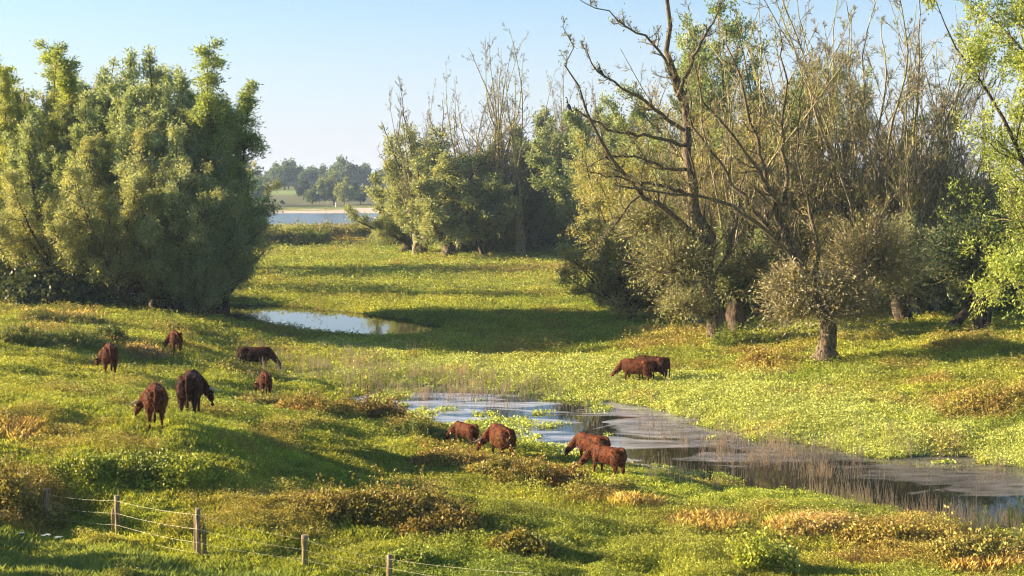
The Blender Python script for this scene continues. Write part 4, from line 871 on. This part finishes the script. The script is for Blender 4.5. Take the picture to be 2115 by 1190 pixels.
cow('brown cow seen from behind with pale horn out left, lowest on the slope', 322, 879, 797, 104, 52, COAT, 1.0, 1.12, 3)
cow('large dark brown cow with head and horn out to the right, beside the horned cow', 394, 857, 770, 97, -42, COATD, .9, 1.15, 4)
cow('dark cow standing side on, grazing to the right in the dry stalks', 528, 765, 717, -8, 0, COATD, .4, 1.05, 5)
cow('small brown calf half hidden in orange herbs below the side on dark cow', 548, 818, 769, 104, 30, COAT, .3, 1.0, 6, calf=True)
cow('hornless reddish calf grazing left beside the start of the pool', 962, 922, 873, 128, 25, COAT, 0, .95, 7, calf=True)
cow('reddish brown cow with white upturned horn, seen from behind near the pool', 1036, 950, 880, 108, 50, COAT, 1.0, 1.15, 8)
cow('shaggy red cow grazing left at the water edge, behind a calf', 1222, 958, 898, 132, 22, COAT, 0, 1.1, 9)
cow('dark fronted calf standing with its tail down in front of the shaggy red cow', 1254, 986, 921, 130, 25, COAT, 0, 1.0, 10, calf=True)
cow('red brown cow grazing left alone with a companion across the pool', 1314, 791, 743, 152, 10, COAT, .45, 1.0, 11)
cow('darker cow partly hidden behind the red brown cow across the pool', 1345, 787, 736, 150, 10, COATD, .45, 1.0, 12)
# ------------------------------------------------------------ fence
fz = ground_px(410, 1150); fence = thing('fence', 'leaning wooden post and wire fence crossing the lower left foreground', 'fence', fz)
def post(px, pb, pt, r, seed, lean=0.0, square=False, pointed=False):
    p = ground_px(px, pb); rng = rs(seed); h = (pb-pt)/F*p[1]*1.02; b = Buf(); S = 9; t = np.linspace(-.25/h, 1, S)
    P = np.stack([lean*t*h, 0*t, t*h], 1)[None]+(p-fz)
    R = np.full((1, S), r)*(1+.04*rng.randn(1, S)); 
    if pointed: R[0, -2:] *= (.8, .45)
    tubes(b, P, R, 4 if square else 10, None, rng, .05)
    top = P[0, -1]; i = b.n; n = 4 if square else 10
    V = np.concatenate(b.V); Fq = [tuple(f_) for f_ in b.F[0]]; Fq.append(tuple(range(len(V)-n, len(V))))
    me = bpy.data.meshes.new('post'); me.from_pydata([tuple(v) for v in V], [], Fq); me.materials.append(M_POST); me.update()
    me.polygons.foreach_set('use_smooth', np.array([(not square) and len(x) == 4 for x in Fq])); link('post', me, fence); return p, h
PP_ = [post(95,1094,1015,.085,1,.05), post(243,1112,1026,.07,2), post(410,1150,1050,.07,3), post(630,1176,1106,.08,4), post(804,1212,1147,.075,5,.01)]
post(234,1106,1049,.05,6,.0,False,True); post(403,1145,1066,.04,7,.02); post(424,1150,1084,.055,8,-.03,False,True)
PP_ = [(np.array([PP_[0][0][0]-3.2, PP_[0][0][1]+.8, PP_[0][0][2]+.1]), 1.2)]+PP_+[(np.array([PP_[-1][0][0]+3.6, PP_[-1][0][1]-2.2, PP_[-1][0][2]-.1]), 1.2)]
m, nt, p_, o_ = mat('galvanised_wire'); p_.inputs['Base Color'].default_value = (.5,.47,.38,1); p_.inputs['Metallic'].default_value = .2; p_.inputs['Roughness'].default_value = .5; MWIRE = m
for k, fh in enumerate((.88, .58, .30, .08)):
    pts = []
    for i in range(len(PP_)-1):
        a, ha = PP_[i]; b_, hb_ = PP_[i+1]; A = a+UP*(ha*fh); B_ = b_+UP*(hb_*fh); A = A+[0, -.08, 0]; B_ = B_+[0, -.08, 0]
        for t in np.linspace(0, 1, 9)[:-1]: pts.append(A*(1-t)+B_*t-UP*.05*4*t*(1-t)-fz)
    pts.append(B_-fz); b = Buf(); tubes(b, np.array(pts)[None], np.full((1, len(pts)), .0027), 5); link('wire', b.mesh('wire', MWIRE), fence)
# ------------------------------------------------------------ umbels by the verge
m, nt, p_, o_ = mat('white_petal'); p_.inputs['Base Color'].default_value = (.75,.77,.72,1); MPET = m
m, nt, p_, o_ = mat('green_stem'); p_.inputs['Base Color'].default_value = (.10,.18,.05,1); MST = m
for k, (px, py, lab, s) in enumerate([(95,1124,'larger white yarrow head in the shaded verge',1.2),(121,1130,'smaller white yarrow head right of the larger one',1.0),(45,1122,'faint white yarrow at the far left of the verge',.8)]):
    p = ground_px(px, py+12); t = thing('yarrow_flower', lab, 'flower', p); rng = rs(k+500); b = Buf(); H_ = .42
    c = rng.normal(size=(26, 2))*.045*s; tp = np.stack([c[:, 0], c[:, 1], H_-.6*np.hypot(c[:, 0], c[:, 1])**2], 1); st_ = np.zeros((26, 3)); st_[:, 2] = H_*.72
    tubes(b, np.stack([st_, tp], 1), np.full((26, 2), .003), 3); tubes(b, np.array([[[0, 0, -.05], [0.01, 0, H_*.4], [0, 0, H_*.72]]]), np.full((1, 3), .005), 4)
    link('stem', b.mesh('stem', MST), t); b = Buf(); j = np.repeat(np.arange(26), 9); a_ = rng.rand(len(j))*6.283
    leaves(b, tp[j]+[0, 0, .004], np.stack([np.cos(a_), np.sin(a_), .15+a_*0], 1), .028*s, .022*s, np.ones((len(j), 3)), rng, .1); link('blossom', b.mesh('blossom', MPET), t)
# ------------------------------------------------------------ channel markers on the far shore
m, nt, p_, o_ = mat('white_marker_paint'); p_.inputs['Base Color'].default_value = (.8,.8,.8,1); MWHT = m
for px, pb, pt, d, r, lab in [(519,424,398,560,.22,'tall thin white pole on the far shore beside the left clump'),(561,441,431,612,.35,'short white marker post at the left end of the sand bank'),
                              (694,428,421,690,.25,'small white post on the sand bank under the yellowish willow')]:
    x, y = xd(px, d); z = max(hz(x, y), 0); h = top_h(pt, d)-z; t = thing('marker_post', lab, 'marker', (x, y, z)); b = Buf()
    tubes(b, np.array([[[0, 0, -.3], [0, 0, h*.5], [0, 0, h]]]), np.array([[r, r*.9, r*.8]]), 8); link('pole', b.mesh('pole', MWHT, True), t)
    b = Buf(); tubes(b, np.array([[[0, 0, h-.02], [0, 0, h+.35], [0, 0, h+.55]]]), np.array([[r*1.5, r*1.5, .02]]), 8); link('topmark', b.mesh('topmark', MWHT, True), t)
# ------------------------------------------------------------ birds
m, nt, p_, o_ = mat('black_plumage'); p_.inputs['Base Color'].default_value = (.012,.013,.016,1); p_.inputs['Roughness'].default_value = .4; MBIRD = m
def bird(label, px, py, d, hd, s=1.0, cat='cormorant'):
    p = at_y(px, py, d)+np.array([0, 0, 0]); t = thing(cat, label, 'bird', p, hd); t.scale = (s, s, s)
    link('body', remeshed('body', [[(-.28,0,-.12,.03,.02),(-.18,0,0,.06,.04),(-.08,0,.14,.10,.10),(.02,0,.30,.11,.12),(.08,0,.45,.08,.08),(.09,0,.56,.045,.045),(.07,0,.66,.04,.04),(.12,0,.73,.045,.04),(.2,0,.74,.025,.022)],
       [(-.02,.04,.12,.02,.02),(0,.04,.02,.02,.02),(.03,.05,-.01,.02,.015)],[(-.02,-.04,.12,.02,.02),(0,-.04,.02,.02,.02),(.03,-.05,-.01,.02,.015)]], .012, MBIRD, 2), t)
    b = Buf(); tubes(b, np.array([[[.19, 0, .74], [.27, 0, .735], [.31, 0, .72]]]), np.array([[.016, .010, .004]]), 6); link('beak', b.mesh('beak', HORN, True), t)
bird('black cormorant perched on a bare limb, higher of the two near the leaning limbs', 1241, 158, 90.2, 2.6, 1.1)
bird('black cormorant perched low on a thin limb left of the leaning limbs', 1174, 228, 89, 2.8, 1.1)
bird('small dark bird on the twig tip of the leftmost middle willow', 829, 188, 224, 2.9, 1.2, 'perched_bird')
# ------------------------------------------------------------ haze
hm = bpy.data.materials.new('haze'); hm.use_nodes = True; N = hm.node_tree.nodes
for n_ in list(N):
    if n_.type == 'BSDF_PRINCIPLED': N.remove(n_)
pv = N.new('ShaderNodeVolumePrincipled'); pv.inputs['Color'].default_value = (.55,.72,1,1); pv.inputs['Density'].default_value = .00016; pv.inputs['Anisotropy'].default_value = .0
hm.node_tree.links.new(pv.outputs[0], N['Material Output'].inputs['Volume'])
x0, x1, y0, y1, z0, z1 = -6100, 6100, -6100, 6100, -9, 62
v = [(x, y, z) for z in (z0, z1) for y in (y0, y1) for x in (x0, x1)]
me = bpy.data.meshes.new('haze'); me.from_pydata(v, [], [(0,2,3,1),(4,5,7,6),(0,1,5,4),(2,6,7,3),(0,4,6,2),(1,3,7,5)]); me.materials.append(hm)
ho = link('haze', me); tag(ho, kind='stuff')
